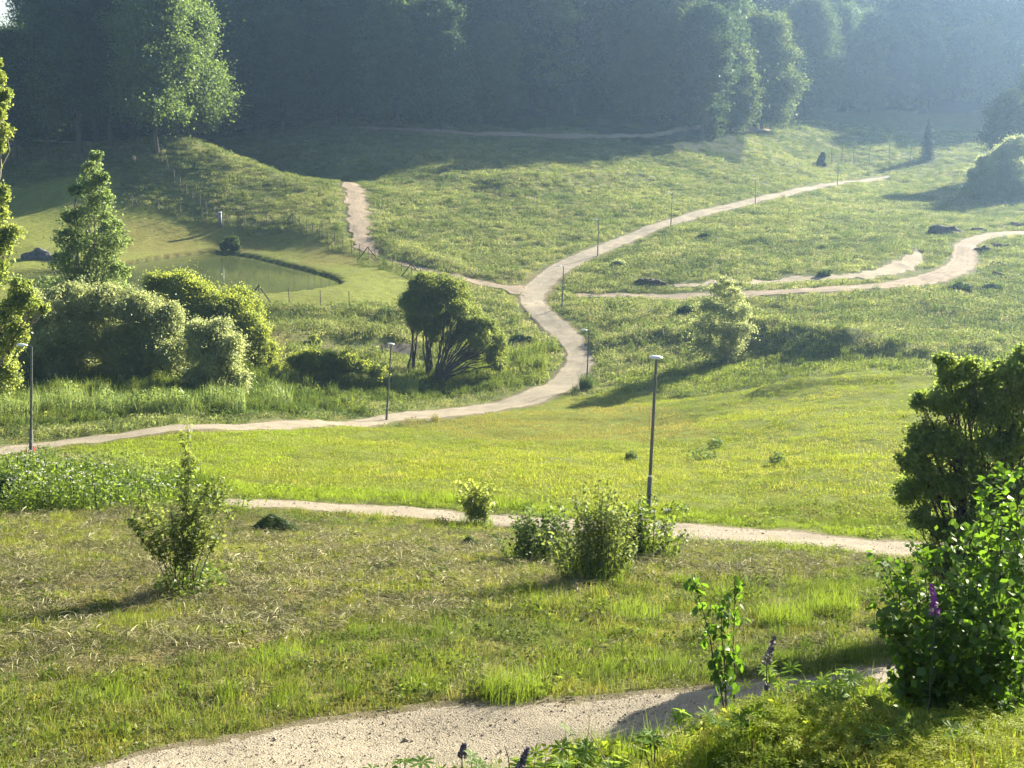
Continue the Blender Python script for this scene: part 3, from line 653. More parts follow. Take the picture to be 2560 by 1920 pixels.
M_blade = tintmat('grass_blade')
M_straw = tintmat('straw', 1.0, .2, .04, .6)
near_t = [tuft([blades(10 + k, 90, .28, .16, .007, bend=.8), blades(30 + k, 14, .28, .26, .006, bend=.9)], M_blade) for k in range(3)]         # 0-2 mown green, near
hay_t = [tuft([straws(50 + k, 120, .34, .17, .0065), blades(60 + k, 26, .3, .09, .007, bend=.7)], M_straw) for k in range(3)]      # 3-5 lying straw
tall_t = [tuft([blades(70 + k, 60, .26, .55, .011, bend=.6), blades(80 + k, 40, .28, .28, .010, bend=.9)], M_blade) for k in range(3)]             # 6-8 uncut grass
herb_t = [tuft([herb(90 + k, 46, .3, .16, .075), blades(95 + k, 24, .3, .2, .008, bend=.7)], M_blade) for k in range(3)]                           # 9-11 broad leaves
far_t = [tuft([blades(110 + k, 30, .75, .50, .035, bend=1.0), herb(115 + k, 60, .75, .36, .15)], M_blade) for k in range(4)]                           # 12-15 meadow, distance
mow_t = [tuft([blades(120 + k, 60, .6, .13, .020, bend=.9), herb(125 + k, 30, .6, .10, .06)], M_blade) for k in range(3)]                           # 16-18 short, mid distance
wee_t = [tuft([blades(130 + k, 50, .45, 1.1, .03, bend=.45), herb(135 + k, 90, .45, 1.0, .12)], M_blade) for k in range(3)]                          # 19-21 tall weeds
fl_t = [tuft([blades(140 + k, 30, .4, .7, .015, bend=.4), herb(145 + k, 26, .4, .25, .09)], M_blade) for k in range(1)]
COLL = proto_coll('tuft', near_t + hay_t + tall_t + herb_t + far_t + mow_t + wee_t)
polys = list(PATHPOLY.values())
def on_path(x, y):
    r = np.zeros(x.shape, bool)
    for P_ in polys: r |= in_poly(P_, x, y)
    return r
def throw(Y0, Y1, dens, seed, umax=.42):
    g = np.random.default_rng(seed); out = []
    Y = Y0
    while Y < Y1:                                          # annuli of even density
        Yn = min(Y1, Y * 1.25); area = umax * (Yn ** 2 - Y ** 2); n = int(area * dens((Y + Yn) / 2)); y = np.sqrt(g.uniform(Y ** 2, Yn ** 2, n)); out.append(np.c_[g.uniform(-umax, umax, n) * y, y]); Y = Yn
    p = np.concatenate(out); return p[:, 0], p[:, 1], g
def grass_layer(name, label, Y0, Y1, dens, seed, table, smin=.8, smax=1.25, edge=0.0):
    x, y, g = throw(Y0, Y1, dens, seed); z = zone_at(x, y); sdw = np.where(in_poly(POND, x, y), -1, 1)
    if Y0 > 40:
        dm_ = np.full(x.shape, 1e9)
        for P_ in polys: dm_ = np.minimum(dm_, seg_dist(P_, x, y, True))
        nearp = dm_ < (.4 if Y1 < 120 else .55) * (.5 + vnoise(x * .9, y * .9, 12))
    else: nearp = np.zeros(x.shape, bool)
    ok = (sdw > 0) & ~nearp & ~on_path(x, y) & (seg_dist(STREAM, x, y) > 1.2)
    pick = np.full(x.shape, -1); sc = np.ones(x.shape); T = np.zeros((len(x), 3)); r = g.random(len(x))
    big = fbm(x * .05, y * .05, 3, 71); mid = fbm(x * .25, y * .25, 3, 72); fine = fbm(x * 1.2, y * 1.2, 2, 73); r = np.clip(r + (fbm(x * .35, y * .35, 2, 74) - .5) * 1.1, 0, .999)
    for zid, rows_ in table.items():
        m_ = z == zid; c0 = 0
        for (p, lo, hi, cA, cB, s) in rows_:
            q = m_ & (r >= c0) & (r < c0 + p); c0 += p; k = q.sum()
            pick[q] = g.integers(lo, hi + 1, k); f = np.clip((mid[q] - .5) * 1.6 + (big[q] - .5) * 1.6 + (fine[q] - .5) * .8 + .5, 0, 1)[:, None]
            T[q] = np.array(cA) * (1 - f) + np.array(cB) * f; sc[q] = s
    ok &= pick >= 0
    x, y, pick, sc, T, mid, fine = x[ok], y[ok], pick[ok], sc[ok], T[ok], mid[ok], fine[ok]; n = len(x)
    for PG, cl, mxf in ACC:
        wob = (fbm(x * .4, y * .4, 2, 55) - .5) * 3; a_ = in_poly(PG, x, y + wob) * mxf * (.6 + .5 * mid); a_ = np.clip(a_, 0, 1)[:, None]; T = T * (1 - a_) + np.array(cl) * a_
    s = sc * g.uniform(smin, smax, n) * (.6 + .8 * fine); hz = s * (.6 + .9 * mid)
    T *= g.uniform(.88, 1.12, (n, 1))
    return scatter(name, label, np.c_[x, y, Zg(x, y) - .01], np.c_[g.normal(0, .1, (n, 2)), g.uniform(0, 6.28, n)], np.c_[s, s, hz], pick, T, COLL)
ACC = []
G1, G2 = (.055,.095,.018), (.10,.135,.022); LM, LM2 = (.11,.15,.02), (.17,.20,.03); DRY, DRY2 = (.14,.135,.065), (.27,.25,.13); OL = (.12,.13,.042)
ACC = [(Zn([(980,1062),(1250,1020),(1450,990),(1700,1020),(1780,1085),(1400,1105),(1150,1095)]), (.19,.15,.075), .75), (Zn([(560,1212),(1000,1232),(1300,1256),(1860,1302),(2300,1340),(2300,1372),(1860,1334),(1300,1292),(1000,1262),(560,1245)]), (.18,.235,.032), .9),
       (Zn([(150,1130),(400,1095),(760,1075),(800,1110),(560,1190),(400,1210),(250,1165)]), (.17,.225,.025), .7), (Zn([(1500,940),(1800,915),(2300,905),(2300,950),(1900,965),(1600,985)]), (.17,.21,.035), .6)]
near_tab = {2: [(.26,0,2,(.06,.085,.022),(.16,.18,.04),.8),(.22,0,2,OL,(.22,.22,.055),.7),(.32,3,5,DRY,DRY2,1.1),(.10,9,11,(.05,.08,.02),G2,.7),(.08,9,11,LM,LM2,.6)],
            5: [(.30,0,2,(.07,.10,.025),(.13,.16,.035),.95),(.06,6,8,G1,LM,.5),(.20,9,11,(.055,.085,.02),(.12,.15,.03),.8),(.22,3,5,OL,DRY2,.75),(.22,0,2,OL,(.21,.20,.06),.8)],
            3: [(.45,0,2,G1,LM2,1),(.3,9,11,LM,LM2,1),(.15,0,2,OL,DRY,1)], 0: [(.5,0,2,G1,LM,1),(.3,6,8,G1,G2,1),(.2,9,11,G1,LM,1)],
            6: [(.3,9,11,LM,LM2,1.2),(.3,6,8,LM,G2,.7),(.2,0,2,LM,OL,1)]}
grass_layer('grass', 'mown and dried grass on the near slope', 11.5, 46, lambda Y: 26 * (16 / Y) ** .7, 201, near_tab)
mid_tab = {3: [(.5,16,18,(.11,.15,.022),(.18,.205,.03),.8),(.3,16,18,(.13,.135,.045),(.21,.20,.065),.8),(.14,16,18,LM,LM2,.9)], 2: [(.6,3,5,DRY,DRY2,1.3),(.3,16,18,OL,G2,.9)],
           0: [(.30,12,15,(.10,.13,.05),(.20,.22,.10),.85),(.26,16,18,(.14,.165,.06),(.21,.23,.09),1.1),(.26,12,15,(.17,.17,.09),(.29,.28,.17),.7),(.13,12,15,(.08,.11,.045),(.13,.16,.06),1.0),(.03,19,21,(.06,.09,.035),(.11,.14,.05),.65)],
           4: [(.5,19,21,(.06,.09,.028),(.12,.15,.04),.75),(.4,12,15,G1,(.17,.19,.06),1.1)], 5: [(1,16,18,G1,LM,1)],
           1: [(.6,16,18,(.16,.18,.05),(.22,.235,.07),.42)], 7: [(.25,12,15,(.04,.06,.02),(.06,.09,.02),.8)]}
grass_layer('grass', 'grass of the green meadow between the two gravel paths', 46, 112, lambda Y: 5.5 * (60 / Y) ** .9, 202, mid_tab)
grass_layer('grass', 'uncut grass and herbs of the far meadow', 112, 345, lambda Y: 3.8 * (130 / Y) ** 1.15, 203, mid_tab, .9, 1.6)

# ------------------------------------------------------------------ the dark forest across the valley
g = np.random.default_rng(11)
def front(x): return 264 + 3 * math.sin(x * .05) + 12 * float(sstep(-15, 12, x)) + 99 * float(sstep(40, 62, x)) + 4 * math.sin(x * .11)
FG = 'trees of the dark forest across the valley'; FL = 'tall leafy tree standing in the dark forest across the valley'
rowsf = [(0, 8.2, 1.0), (8, 7.5, 1.02), (17, 8, 1.08), (28, 9, 1.12), (42, 10, 1.18), (60, 12, 1.25), (84, 14, 1.25)]
cnt = 0
_o = 'first second third fourth fifth sixth seventh eighth ninth tenth eleventh twelfth thirteenth fourteenth fifteenth sixteenth seventeenth eighteenth nineteenth'.split()
ORD = _o + ['twentieth'] + ['twenty-' + w for w in _o[:9]] + ['thirtieth'] + ['thirty-' + w for w in _o[:9]] + ['fortieth'] + ['forty-' + w for w in _o[:9]]
for dy, step, sc0 in rowsf:
    x = -.5 * (300 + dy)
    while x < .5 * (330 + dy):
        xx = x + g.uniform(-.3, .3) * step; yy = front(xx) + dy + g.uniform(-2.2, 2.2); x += step
        u = xx / yy
        if u < -.34 or u > .43 or (u < -.19 and dy > 40): continue
        if u < -.26 and dy < 25: continue
        s = (sc0 if dy > 9 else (.8 if dy == 0 else .95)) * g.uniform(.8, 1.2) * (1.12 if xx < 30 and dy else 1.0)
        lab = FL if dy else 'forest tree of the front row, %s from the left end of the row' % ORD[cnt]
        place_tree(FOREST[g.integers(0, 9)], xx, yy, s, g.uniform(0, 6.28), lab, FG); cnt += (dy == 0)
# understorey closing the foot of the forest
BUSH = [tree_stock(300 + k, [4.2, 3.4, 5.0][k], [2.6, 2.8, 2.4][k], .4, 10, .4, 1.2, LEAF_DARK) for k in range(3)]
x = -95
while x < 125:
    yy = front(x) + g.uniform(2, 6)
    place_tree(BUSH[g.integers(0, 3)], x, yy, g.uniform(.8, 1.5), g.uniform(0, 6.28), 'low dark bush at the foot of the forest edge', 'bushes along the forest edge', 'bush', 'bush'); x += g.uniform(3.0, 6)
# named trees that catch the light
def ltree(px, Y, h, r, label, seed, mat=LEAF_BROAD, nl=40, hb_=3, size=.5, dens=1.3, cat='tree', name='tree', x=None, lean=0, bark=BARK, rz=0):
    xx = at(px, 300, Y)[0] if x is None else x
    return place_tree(tree_stock(seed, h, r, hb_, nl, size, dens, mat, bark, lean=lean), xx, Y, 1, rz, label, None, name, cat)
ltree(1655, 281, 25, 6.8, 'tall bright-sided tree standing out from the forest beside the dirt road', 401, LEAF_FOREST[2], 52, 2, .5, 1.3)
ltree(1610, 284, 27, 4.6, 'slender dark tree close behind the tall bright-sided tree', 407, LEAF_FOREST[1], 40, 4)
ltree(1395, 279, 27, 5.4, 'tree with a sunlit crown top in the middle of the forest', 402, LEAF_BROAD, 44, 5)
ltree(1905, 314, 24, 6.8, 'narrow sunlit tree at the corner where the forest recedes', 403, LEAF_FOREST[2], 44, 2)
ltree(2010, 352, 27, 7.2, 'sunlit tree one step behind the forest corner', 404, LEAF_FOREST[0], 44, 3)
ltree(2525, 268, 17, 4.4, 'broad bluish tree at the right edge above the willow bushes', 405, LEAF_DARK, 40, 1.5, .45)
ltree(2600, 282, 24, 5.5, 'tall tree at the right edge of the meadow partly out of view', 406, LEAF_FOREST[0], 44, 3)
# the park hill on the left
HT = [  # px, Y, height, radius, crown base, label
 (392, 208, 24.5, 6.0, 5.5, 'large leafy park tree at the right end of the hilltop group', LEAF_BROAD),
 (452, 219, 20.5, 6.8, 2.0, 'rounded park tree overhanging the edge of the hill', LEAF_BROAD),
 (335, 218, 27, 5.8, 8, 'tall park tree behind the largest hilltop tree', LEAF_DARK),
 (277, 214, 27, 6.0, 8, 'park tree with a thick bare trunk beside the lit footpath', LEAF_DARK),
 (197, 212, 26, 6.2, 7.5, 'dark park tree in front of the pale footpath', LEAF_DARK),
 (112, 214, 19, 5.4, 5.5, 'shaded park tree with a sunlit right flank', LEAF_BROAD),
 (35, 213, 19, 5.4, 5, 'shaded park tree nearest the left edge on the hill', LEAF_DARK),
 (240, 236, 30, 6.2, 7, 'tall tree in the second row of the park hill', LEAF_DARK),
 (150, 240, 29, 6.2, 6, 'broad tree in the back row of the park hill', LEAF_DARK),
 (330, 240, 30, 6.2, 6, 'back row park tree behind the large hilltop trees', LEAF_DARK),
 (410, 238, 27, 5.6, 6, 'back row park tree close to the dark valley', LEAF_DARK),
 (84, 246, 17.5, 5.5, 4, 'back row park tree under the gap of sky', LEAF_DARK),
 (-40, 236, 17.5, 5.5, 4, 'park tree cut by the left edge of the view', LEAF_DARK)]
for k, (px, Y, h, r, cb, lab, mt) in enumerate(HT):
    ltree(px, Y, h, r, lab, 420 + k, mt, 46, cb, .42, 1.3, x=at(px, 340, Y)[0])
for k, (px, Y) in enumerate([(110, 262), (200, 266), (290, 268), (380, 266), (460, 262), (-10, 270), (30, 290), (530, 292)]):
    place_tree(FOREST[k % 9], at(px, 320, Y)[0], Y, [.8, .95, 1, 1, 1, .6, .62, 1][k], k, 'park wood tree standing behind the hilltop group', 'wood behind the hilltop park trees')
# sun side of the park hill (out to the right, inside the valley) keeps its slope in shade only under the crowns
# ------------------------------------------------------------------ willows and shrubs of the valley floor
lobed('willow_tree', 'domed willow with dark forked leaning trunks beside the stream', 'tree', (1040, 945), None,
      [(1030,752,36),(1050,722,32),(1095,715,40),(1130,730,36),(1075,765,46),(1140,760,40),(1165,785,34),(1110,800,30,1),(1035,795,26),(1190,810,30),(1210,838,32),(1165,830,30),(1225,860,34),(1240,890,24),(1250,915,16),(1130,850,26,1.5),(1180,880,30,2),(1045,805,30),(1085,835,24),(1235,870,30),(1215,820,34)],
      .15, .6, LEAF_DOME, BARK, .5, 'dome', ((-20, 1.5), (-12, 2.5), (25, .5), (50, -1)), 21, .8, .13, twigs=6)
lobed('willow_tree', 'wide olive-green domed willow between the grey willow and the pond', 'tree', (600, 960), 104,
      [(385,712,34),(425,715,38),(470,735,48),(520,755,55),(575,785,55),(620,830,50),(560,840,60),(650,880,42),(665,925,30),(610,900,50),(480,790,50),(520,880,60)],
      .15, 1.2, LEAF_OLIVE, BARK, .5, 'dome', ((0, 0), (-60, 2), (-120, 3)), 22, .9, .15, twigs=2)
lobed('willow_shrub', 'huge grey-green leafy willow shrub left of the olive dome', 'shrub', (270, 1000), 93,
      [(110,790,60),(165,745,50),(220,755,60),(290,760,55),(345,790,60),(400,830,60),(140,860,75),(230,850,75),(320,870,75),(410,900,65),(440,960,45),(180,930,65),(280,960,60),(360,970,55),(90,900,55),(430,790,36),(470,880,50),(490,940,40),(455,1000,36),(60,960,45),(130,980,40)],
      .18, .5, LEAF_WILLOW, BARK, .45, 'loose', ((-60, 0), (0, 1), (60, 0)), 23, 1.0, .09, layers=2)
lobed('willow_shrub', 'smaller grey-green willow shrub in front of the olive dome', 'shrub', (530, 1000), 89,
      [(500,840,38),(540,825,36),(570,870,42),(510,890,48),(560,930,48),(600,950,34),(500,960,48),(560,985,40)],
      .18, .5, LEAF_WILLOW, BARK, .45, 'loose', ((-15, 0), (20, .6)), 24, 1.0, .07)
lobed('poplar_tree', 'young upright poplar rising above the grey willow shrub', 'tree', (210, 950), 97,
      [(238,395,16),(228,430,24),(252,450,22),(220,480,34),(255,500,34),(190,480,16),(180,545,30),(225,545,42),(275,560,34),(170,600,34),(230,610,48),(295,610,34),(185,660,42),(250,670,50),(300,680,30),(150,650,22),(210,720,50),(290,730,36),(130,720,36)],
      .17, .13, LEAF_POPLAR, BARK_PALE, .8, 'loose', ((0, 0), (4, .2)), 25, 1.0, .11, sag=0, layers=2)
lobed('birch_tree', 'yellow-green tree cut by the left edge beyond the lamp', 'tree', (-90, 1080), 66,
      [(-12,160,16),(-2,195,20),(-15,240,28),(0,290,20),(16,235,14),(-12,330,28),(0,375,18),(-16,420,22),(-5,540,30),(-10,590,38),(14,625,28),(0,680,40),(50,715,22),(75,765,24),(110,775,14),(30,770,32),(0,800,42),(48,830,22),(0,880,44),(20,930,30),(-30,700,50),(-60,480,50),(5,480,24),(30,590,26),(10,340,24),(-5,260,30),(40,850,34),(10,960,44),(60,740,30)],
      .13, .2, LEAF_YELLOW, BARK_PALE, .75, 'loose', ((0, 0),), 26, .7, .14)
lobed('small_tree', 'bushy young tree with several thin stems in the middle of the meadow', 'tree', (1812, 905), None,
      [(1815,708,20),(1792,735,28),(1835,742,28),(1762,775,34),(1808,780,36),(1850,782,32),(1752,822,38),(1810,828,40),(1856,832,34),(1765,866,38),(1835,872,38),(1800,895,36)],
      .16, .32, LEAF_WILLOW, BARK_PALE, .6, 'loose', ((-8, 0), (-3, .3), (3, 0), (8, .3), (12, -.2)), 27, .9, .05, twigs=2, layers=1)
lobed('willow_shrub', 'pale willow bushes massed at the right edge of the far meadow', 'shrub', (2490, 500), None,
      [(2440,440,22),(2465,412,24),(2500,390,26),(2540,375,32),(2530,430,38),(2480,455,30),(2560,470,38),(2450,470,24),(2500,485,26),(2545,495,26),(2420,478,18)], .3, 1.2, LEAF_WILLOW, BARK, .55, 'loose', ((0, 0), (20, 1)), 28, 1, .08)
lobed('shrub', 'low pale bush under the right-edge willow mass', 'shrub', (2440, 500), None, [(2425,470,18),(2450,478,20),(2475,480,22)], .3, 1.2, LEAF_WILLOW, BARK, .55, 'loose', seed=29)
lobed('shrub', 'small round bush on the far bank of the pond', 'shrub', (572, 632), None, [(560,615,12),(578,610,16),(590,618,12)], .2, 1.2, LEAF_DARK, BARK, .6, 'loose', seed=30)
lobed('shrub', 'long low hedge-like shrub in front of the stream', 'shrub', (800, 955), None,
      [(740,905,24),(780,895,26),(820,900,26),(865,905,26),(905,912,24),(945,925,24),(770,925,26),(840,930,26)], .16, 1.3, LEAF_OLIVE, BARK, .5, 'dome', seed=31)
lobed('shrub', 'small rounded bush beside the pebbly stream bed', 'shrub', (790, 866), None, [(785,850,11),(795,856,10)], .14, 1.3, LEAF_OLIVE, BARK, .5, 'dome', seed=32)
for k, (bx_, by_, Y, r, lab) in enumerate([(1760, 597, 183, 9, 'solitary dark round tussock in the far meadow'), (1300, 858, 130, 15, 'dark little bush between the willow and the path bend'),
        (1716, 785, 141, 15, 'dark low bush left of the young multi-stemmed tree'), (1545, 665, 168, 10, 'grey-green bush on the slope above the earth mound'), (2400, 730, 146, 17, 'dark green tussock patch below the track bend'),
        (2480, 725, 146, 12, 'small dark tussock right of the larger tussock patch'), (2060, 690, 155, 10, 'tussock between the sandy strip and the bank')]):
    lobed('bush', lab, 'bush', (bx_, by_), None, [(bx_, by_ - r * .6, r), (bx_ + r, by_ - r * .4, r * .8), (bx_ - r, by_ - r * .4, r * .7)], .18, 1.1, LEAF_DARK if k != 3 else LEAF_WILLOW, BARK, .5, 'loose', seed=330 + k)
# leafy weed shrubs along the bottom-left verge
for k, (bx_, by_, Y, r, lab) in enumerate([(30, 1045, 78, 40, 'dark leafy weed clump at the left edge under the yellow tree'), (150, 1035, 82, 44, 'leafy weed clump behind the tall left lamp'), (260, 1040, 82, 38, 'weed clump under the grey willow shrub'),
        (365, 1040, 81, 36, 'bright weed clump below the grey willow shrub'), (440, 1042, 81, 34, 'darker weed clump right of the bright one'), (560, 1030, 85, 34, 'weed clump below the smaller willow shrub'), (680, 1018, 88, 30, 'low weed clump at the right end of the verge thicket'), (1010, 985, 99, 22, 'weed clump under the domed willow')]):
    p = H(bx_, by_); g = np.random.default_rng(350 + k); t = empty('weed_clump', tuple(p), lab, 'weeds'); w_ = r / FPX * p[1]
    for nm_, (V, F, _), mt_ in (('foliage', herb(351 + k, 1500, w_ * 1.7, w_ * 1.7, .15, .45), LEAF_VERGE), ('stalks', blades(352 + k, 420, w_ * 1.7, w_ * 1.9, .03, bend=.3), LEAF_VERGE)):
        V = V.copy(); V[:, 2] *= np.clip(.55 + .9 * vnoise(V[:, 0] * 1.1 + k, V[:, 1] * 1.1, 7), .3, 1.4); o = obj(nm_, mesh(nm_, V, F, mt_), t); o['kind'] = 'stuff'
# tussock hugging the lamp at the bend
B = H(1466, 976); t = empty('grass_tussock', B, 'dark spiky grass tussock around the foot of the lamp at the bend', 'grass tussock')
V, F, _ = blades(5, 420, .55, 1.5, .035, bend=.4); obj('blades', mesh('blades', V, F, LEAF_DARK), t)

# spruce
def spruce(px, py, Y, h, label):
    g = np.random.default_rng(5); B = H(px, py); t = empty('spruce_tree', B, label, 'tree')
    tr = Geo(); tr.tube([(0, 0, -.3), (0, 0, h * .5), (0, 0, h)], [.16, .09, .02], 6); tr.build('trunk', BARK, t)
    VV, FF, n0 = [], [], 0
    for k in range(30):
        z = .5 + (h - .6) * (k / 30) ** .95; R_ = (2.15 * (1 - k / 31) ** .85) * g.uniform(.8, 1.15) + .12; m_ = int(60 + 200 * (1 - k / 30))
        a = g.uniform(0, 6.28, m_); rr = R_ * np.sqrt(g.random(m_)); rr *= (.75 + .35 * np.cos(a * 5 + k * 1.7))
        V, F = leaves(np.c_[np.cos(a) * rr, np.sin(a) * rr, z - rr * .35 + g.normal(0, .07, m_)], np.c_[np.cos(a), np.sin(a), np.ones(m_)], .42, .35, .5, g); VV.append(V); FF.append(F + n0); n0 += len(V)
    obj('crown', mesh('crown', np.concatenate(VV), np.concatenate(FF), LEAF_SPRUCE), t)
spruce(2318, 400, 296, 9.6, 'lone dark pointed spruce at the end of the gravel path')
# young staked trees by the far end of the path
for k, (px, py, Y, h, lab) in enumerate([(2052, 416, 268, 2.6, 'dark clipped bush with a thin top left of the staked saplings'), (2078, 410, 272, 3.6, 'first staked sapling in the far row, short with a square frame'), (2104, 408, 274, 4.2, 'second staked sapling in the far row'),
        (2133, 410, 274, 4.6, 'third staked sapling in the far row between three stakes'), (2173, 411, 275, 4.6, 'fourth staked sapling in the far row, thin crown'), (2222, 409, 277, 6.2, 'tallest staked sapling in the far row'), (2276, 406, 280, 5.0, 'staked sapling next to the spruce')]):
    B = H(px, py); g = np.random.default_rng(60 + k)
    if k == 0:
        lobed('bush', lab, 'bush', (px, py), None, [(px, py - 4, 10), (px, py - 12, 9), (px + 3, py - 22, 7), (px + 5, py - 30, 5)], .2, 1.2, LEAF_SPRUCE, BARK, .5, 'loose', seed=61); continue
    t = empty('staked_sapling', B, lab, 'young tree', 'staked saplings in the far meadow'); tr = Geo(); tr.tube([(0, 0, -.2), (0, 0, h * .5), (.05, 0, h)], [.07, .05, .02], 5)
    for _ in range(12):
        z = h * g.uniform(.45, .95); e = unit(1, g)[0] * [.7, .7, .25] + [0, 0, .5]; tr.tube([(0, 0, z), (e[0] * .8, e[1] * .8, z + e[2])], [.025, .01], 4)
    tr.build('trunk', BARK, t)
    for j in range(3):
        a = j * 2.09 + k; st = Geo(); st.tube([(math.cos(a) * .55, math.sin(a) * .55, -.2), (math.cos(a) * .5, math.sin(a) * .5, 1.9)], [.05, .05], 6, True); st.build('stake', BARK_PALE, t)
    V, F = leaves(np.c_[g.normal(0, .45, (130, 2)), h * g.uniform(.5, 1, 130)], unit(130, g), .17, .6, .5, g); obj('crown', mesh('crown', V, F, LEAF_BROAD), t)

# ------------------------------------------------------------------ lamps
POLE = plain('galvanised_steel', (.10, .105, .105), .5, .4, .12, 5); HEADM = plain('lamp_housing', (.62, .62, .60), .35, .1, .05, 8); GLASS = plain('lamp_glass', (.75, .75, .72), .2, 0, .03)
SLEEVE = plain('pole_sleeve', (.12, .125, .125), .6, .3, .15, 8)
LAMPS = [((1620,1300),(1641,898),44.5,'near street lamp with a wide flat head standing behind the tall weed clump','l'), ((77,1146),(79,866),60.5,'street lamp with red tape tied round its foot beside the path','a'),
 ((966,1052),(978,862),89,'street lamp leaning slightly right on the near verge, between the willow and the mown meadow','l'), ((1466,972),(1473,826),115,'street lamp rising from the dark tussock at the path bend','a'),
 ((1405,772),(1409,666),147,'street lamp on the inner side of the bend facing the track junction','a'), ((1494,641),(1497,549),172,'street lamp on the left verge just above the junction','a'),
 ((1677,566),(1681,482),197,'street lamp where the rising path crosses the middle of the far slope','a'), ((1888,512),(1890,440),235,'street lamp on the far slope, second from the end of the path','a'), ((2093,466),(2096,408),275,'farthest street lamp near the staked saplings','a')]
for k, (b, tp, Y, lab, ty) in enumerate(LAMPS):
    if k: Y = float(H(*b)[1])
    p = at(b[0], b[1], Y); B = np.array([p[0], Y, float(Zg(p[0], Y))]); q = at(tp[0], tp[1], Y) - B; h = q[2]; lx = q[0]
    t = empty('street_lamp', B, lab, 'street lamp', 'street lamps along the paths'); ax = np.array([lx / h, 0, 1.0]); th = math.atan2(lx, h)
    t.rotation_euler = (0, th, 0); hh = math.hypot(lx, h)
    G = Geo(); G.tube([(0, 0, -.3), (0, 0, 1.25), (0, 0, 1.32)], [.085, .08, .055], 10); G.build('pole_base', SLEEVE, t, True)
    if k < 4:
        G = Geo(); G.tube([(0, 0, -.3), (0, 0, .03), (0, 0, .05)], [.17, .17, .09], 10); G.build('base_plate', SLEEVE, t, True)
        G = Geo(); G.box((0, -.084, .72), (.075, .012, .34)); G.box((.0, -.092, .60), (.012, .008, .02)); G.build('access_door', POLE, t)
        G = Geo(); G.tube([(0, 0, 1.30), (0, 0, 1.36)], [.074, .066], 10); G.build('pole_collar', HEADM if k == 0 else POLE, t, True)
    G = Geo(); G.tube([(0, 0, 1.28), (0, 0, hh * .6), (0, 0, hh)], [.06, .054, .046], 10); G.build('pole', POLE, t, True)
    G = Geo()
    if ty == 'a':
        G.tube([(0, 0, hh - .02), (-.10, 0, hh + .02), (-.22, 0, hh + .02)], [.03, .03, .03], 8); G.build('arm', POLE, t, True); c = (-.42, 0, hh + .02); d = (.52, .24, .08)
    else: c = (-.02, 0, hh + .05); d = (.46, .30, .08)
    # head: a shallow shell, wide below and drawn in above, its ends tapered
    xs = np.linspace(-.5, .5, 9); V = []; 
    for x_ in xs:
        w_ = math.sqrt(max(0.02, 1 - (2 * x_) ** 4)); hh2 = math.sqrt(max(.02, 1 - (2 * x_) ** 2 * .9))
        for (yy, zz) in ((-.5, 0), (-.36, .6), (-.12, .95), (.12, .95), (.36, .6), (.5, 0), (.42, -.35), (-.42, -.35)): V.append((c[0] + x_ * d[0], c[1] + yy * d[1] * w_, c[2] + zz * d[2] * hh2))
    F = [(i_ * 8 + j_, i_ * 8 + (j_ + 1) % 8, (i_ + 1) * 8 + (j_ + 1) % 8, (i_ + 1) * 8 + j_) for i_ in range(8) for j_ in range(8)] + [(0, 1, 2, 3), (0, 3, 4, 5), (0, 5, 6, 7), (64, 65, 66, 67), (64, 67, 68, 69), (64, 69, 70, 71)]
    hd = obj('lamp_head', mesh('lamp_head', V, F, HEADM, True), t)
    G = Geo(); G.box((c[0], 0, c[2] - d[2] * .38), (d[0] * .66, d[1] * .6, .012)); G.build('lamp_glass', GLASS, hd)
# red tape from the left lamp
RED = plain('red_tape', (.65, .05, .05), .45, 0, .1, 3)
a = at(80, 1124, 60.4); b_ = at(-30, 1150, 60.0); t = empty('barrier_tape', (a[0], 60.4, a[2]), 'red tape stretched from the lamp foot towards the left edge', 'barrier tape')
s = np.linspace(0, 1, 14)[:, None]; Pt = (b_ - a) * s; Pt[:, 2] -= np.sin(s[:, 0] * math.pi) * .12; V = np.concatenate([Pt + [0, 0, .05], Pt - [0, .03, .05]]); F = [(i_, i_ + 1, i_ + 15, i_ + 14) for i_ in range(13)]
obj('ribbon', mesh('ribbon', V, F, RED), t)
G = Geo(); th_ = np.linspace(0, 2 * math.pi, 13); Rr_ = .11; V = np.concatenate([np.c_[np.cos(th_) * Rr_ - .02, np.sin(th_) * Rr_ + .1, np.full(13, z_)] for z_ in (-.08, .1)]); obj('knot', mesh('knot', V, [(i_, i_ + 1, i_ + 14, i_ + 13) for i_ in range(12)], RED), t)
e = at(8, 1141, 60); G = Geo(); G.tube([e - a, [e[0] - a[0] - .08, -.4, float(Zg(e[0], 60)) - a[2] - .1]], [.02, .02], 6); G.build('tape_stake', RED, t)

# ------------------------------------------------------------------ pond fence
POST = plain('fence_post', (.06, .05, .04), .85, 0, .2, 9); WIRE = plain('fence_wire', (.10, .10, .09), .5, .5, .1)
def fence(label, pts, h=1.7, braces=(), nwire=3):
    W_ = [H(px, py) for px, py in pts]; t = empty('wire_fence', W_[0], label, 'fence'); O = W_[0]; g = np.random.default_rng(int(pts[0][0]))
    pm = None
    for k, w in enumerate(W_):
        G = Geo(); lean = g.normal(0, .05, 2); G.tube([w - O - [0, 0, .3], w - O + [lean[0], lean[1], h * g.uniform(.95, 1.05)]], [.055, .05], 6, True); G.build('post', POST, t)
        if k in braces:
            for sg_ in (-1, 1):
                G = Geo(); G.tube([w - O + [0, 0, h * .92], w - O + [1.35 * sg_, -.35, -.1]], [.06, .06], 6, True); G.build('brace', POST, t)
    for i_ in range(nwire):
        G = Geo(); z_ = h * (.25 + .7 * i_ / max(1, nwire - 1)); G.tube([w - O + [0, 0, z_] for w in W_], .007, 4); G.build('wire', WIRE, t)
fence('wire fence running along the foot of the slope above the pond', [(330,520),(396,530),(452,540),(505,554),(558,565)], 1.9, (0,))
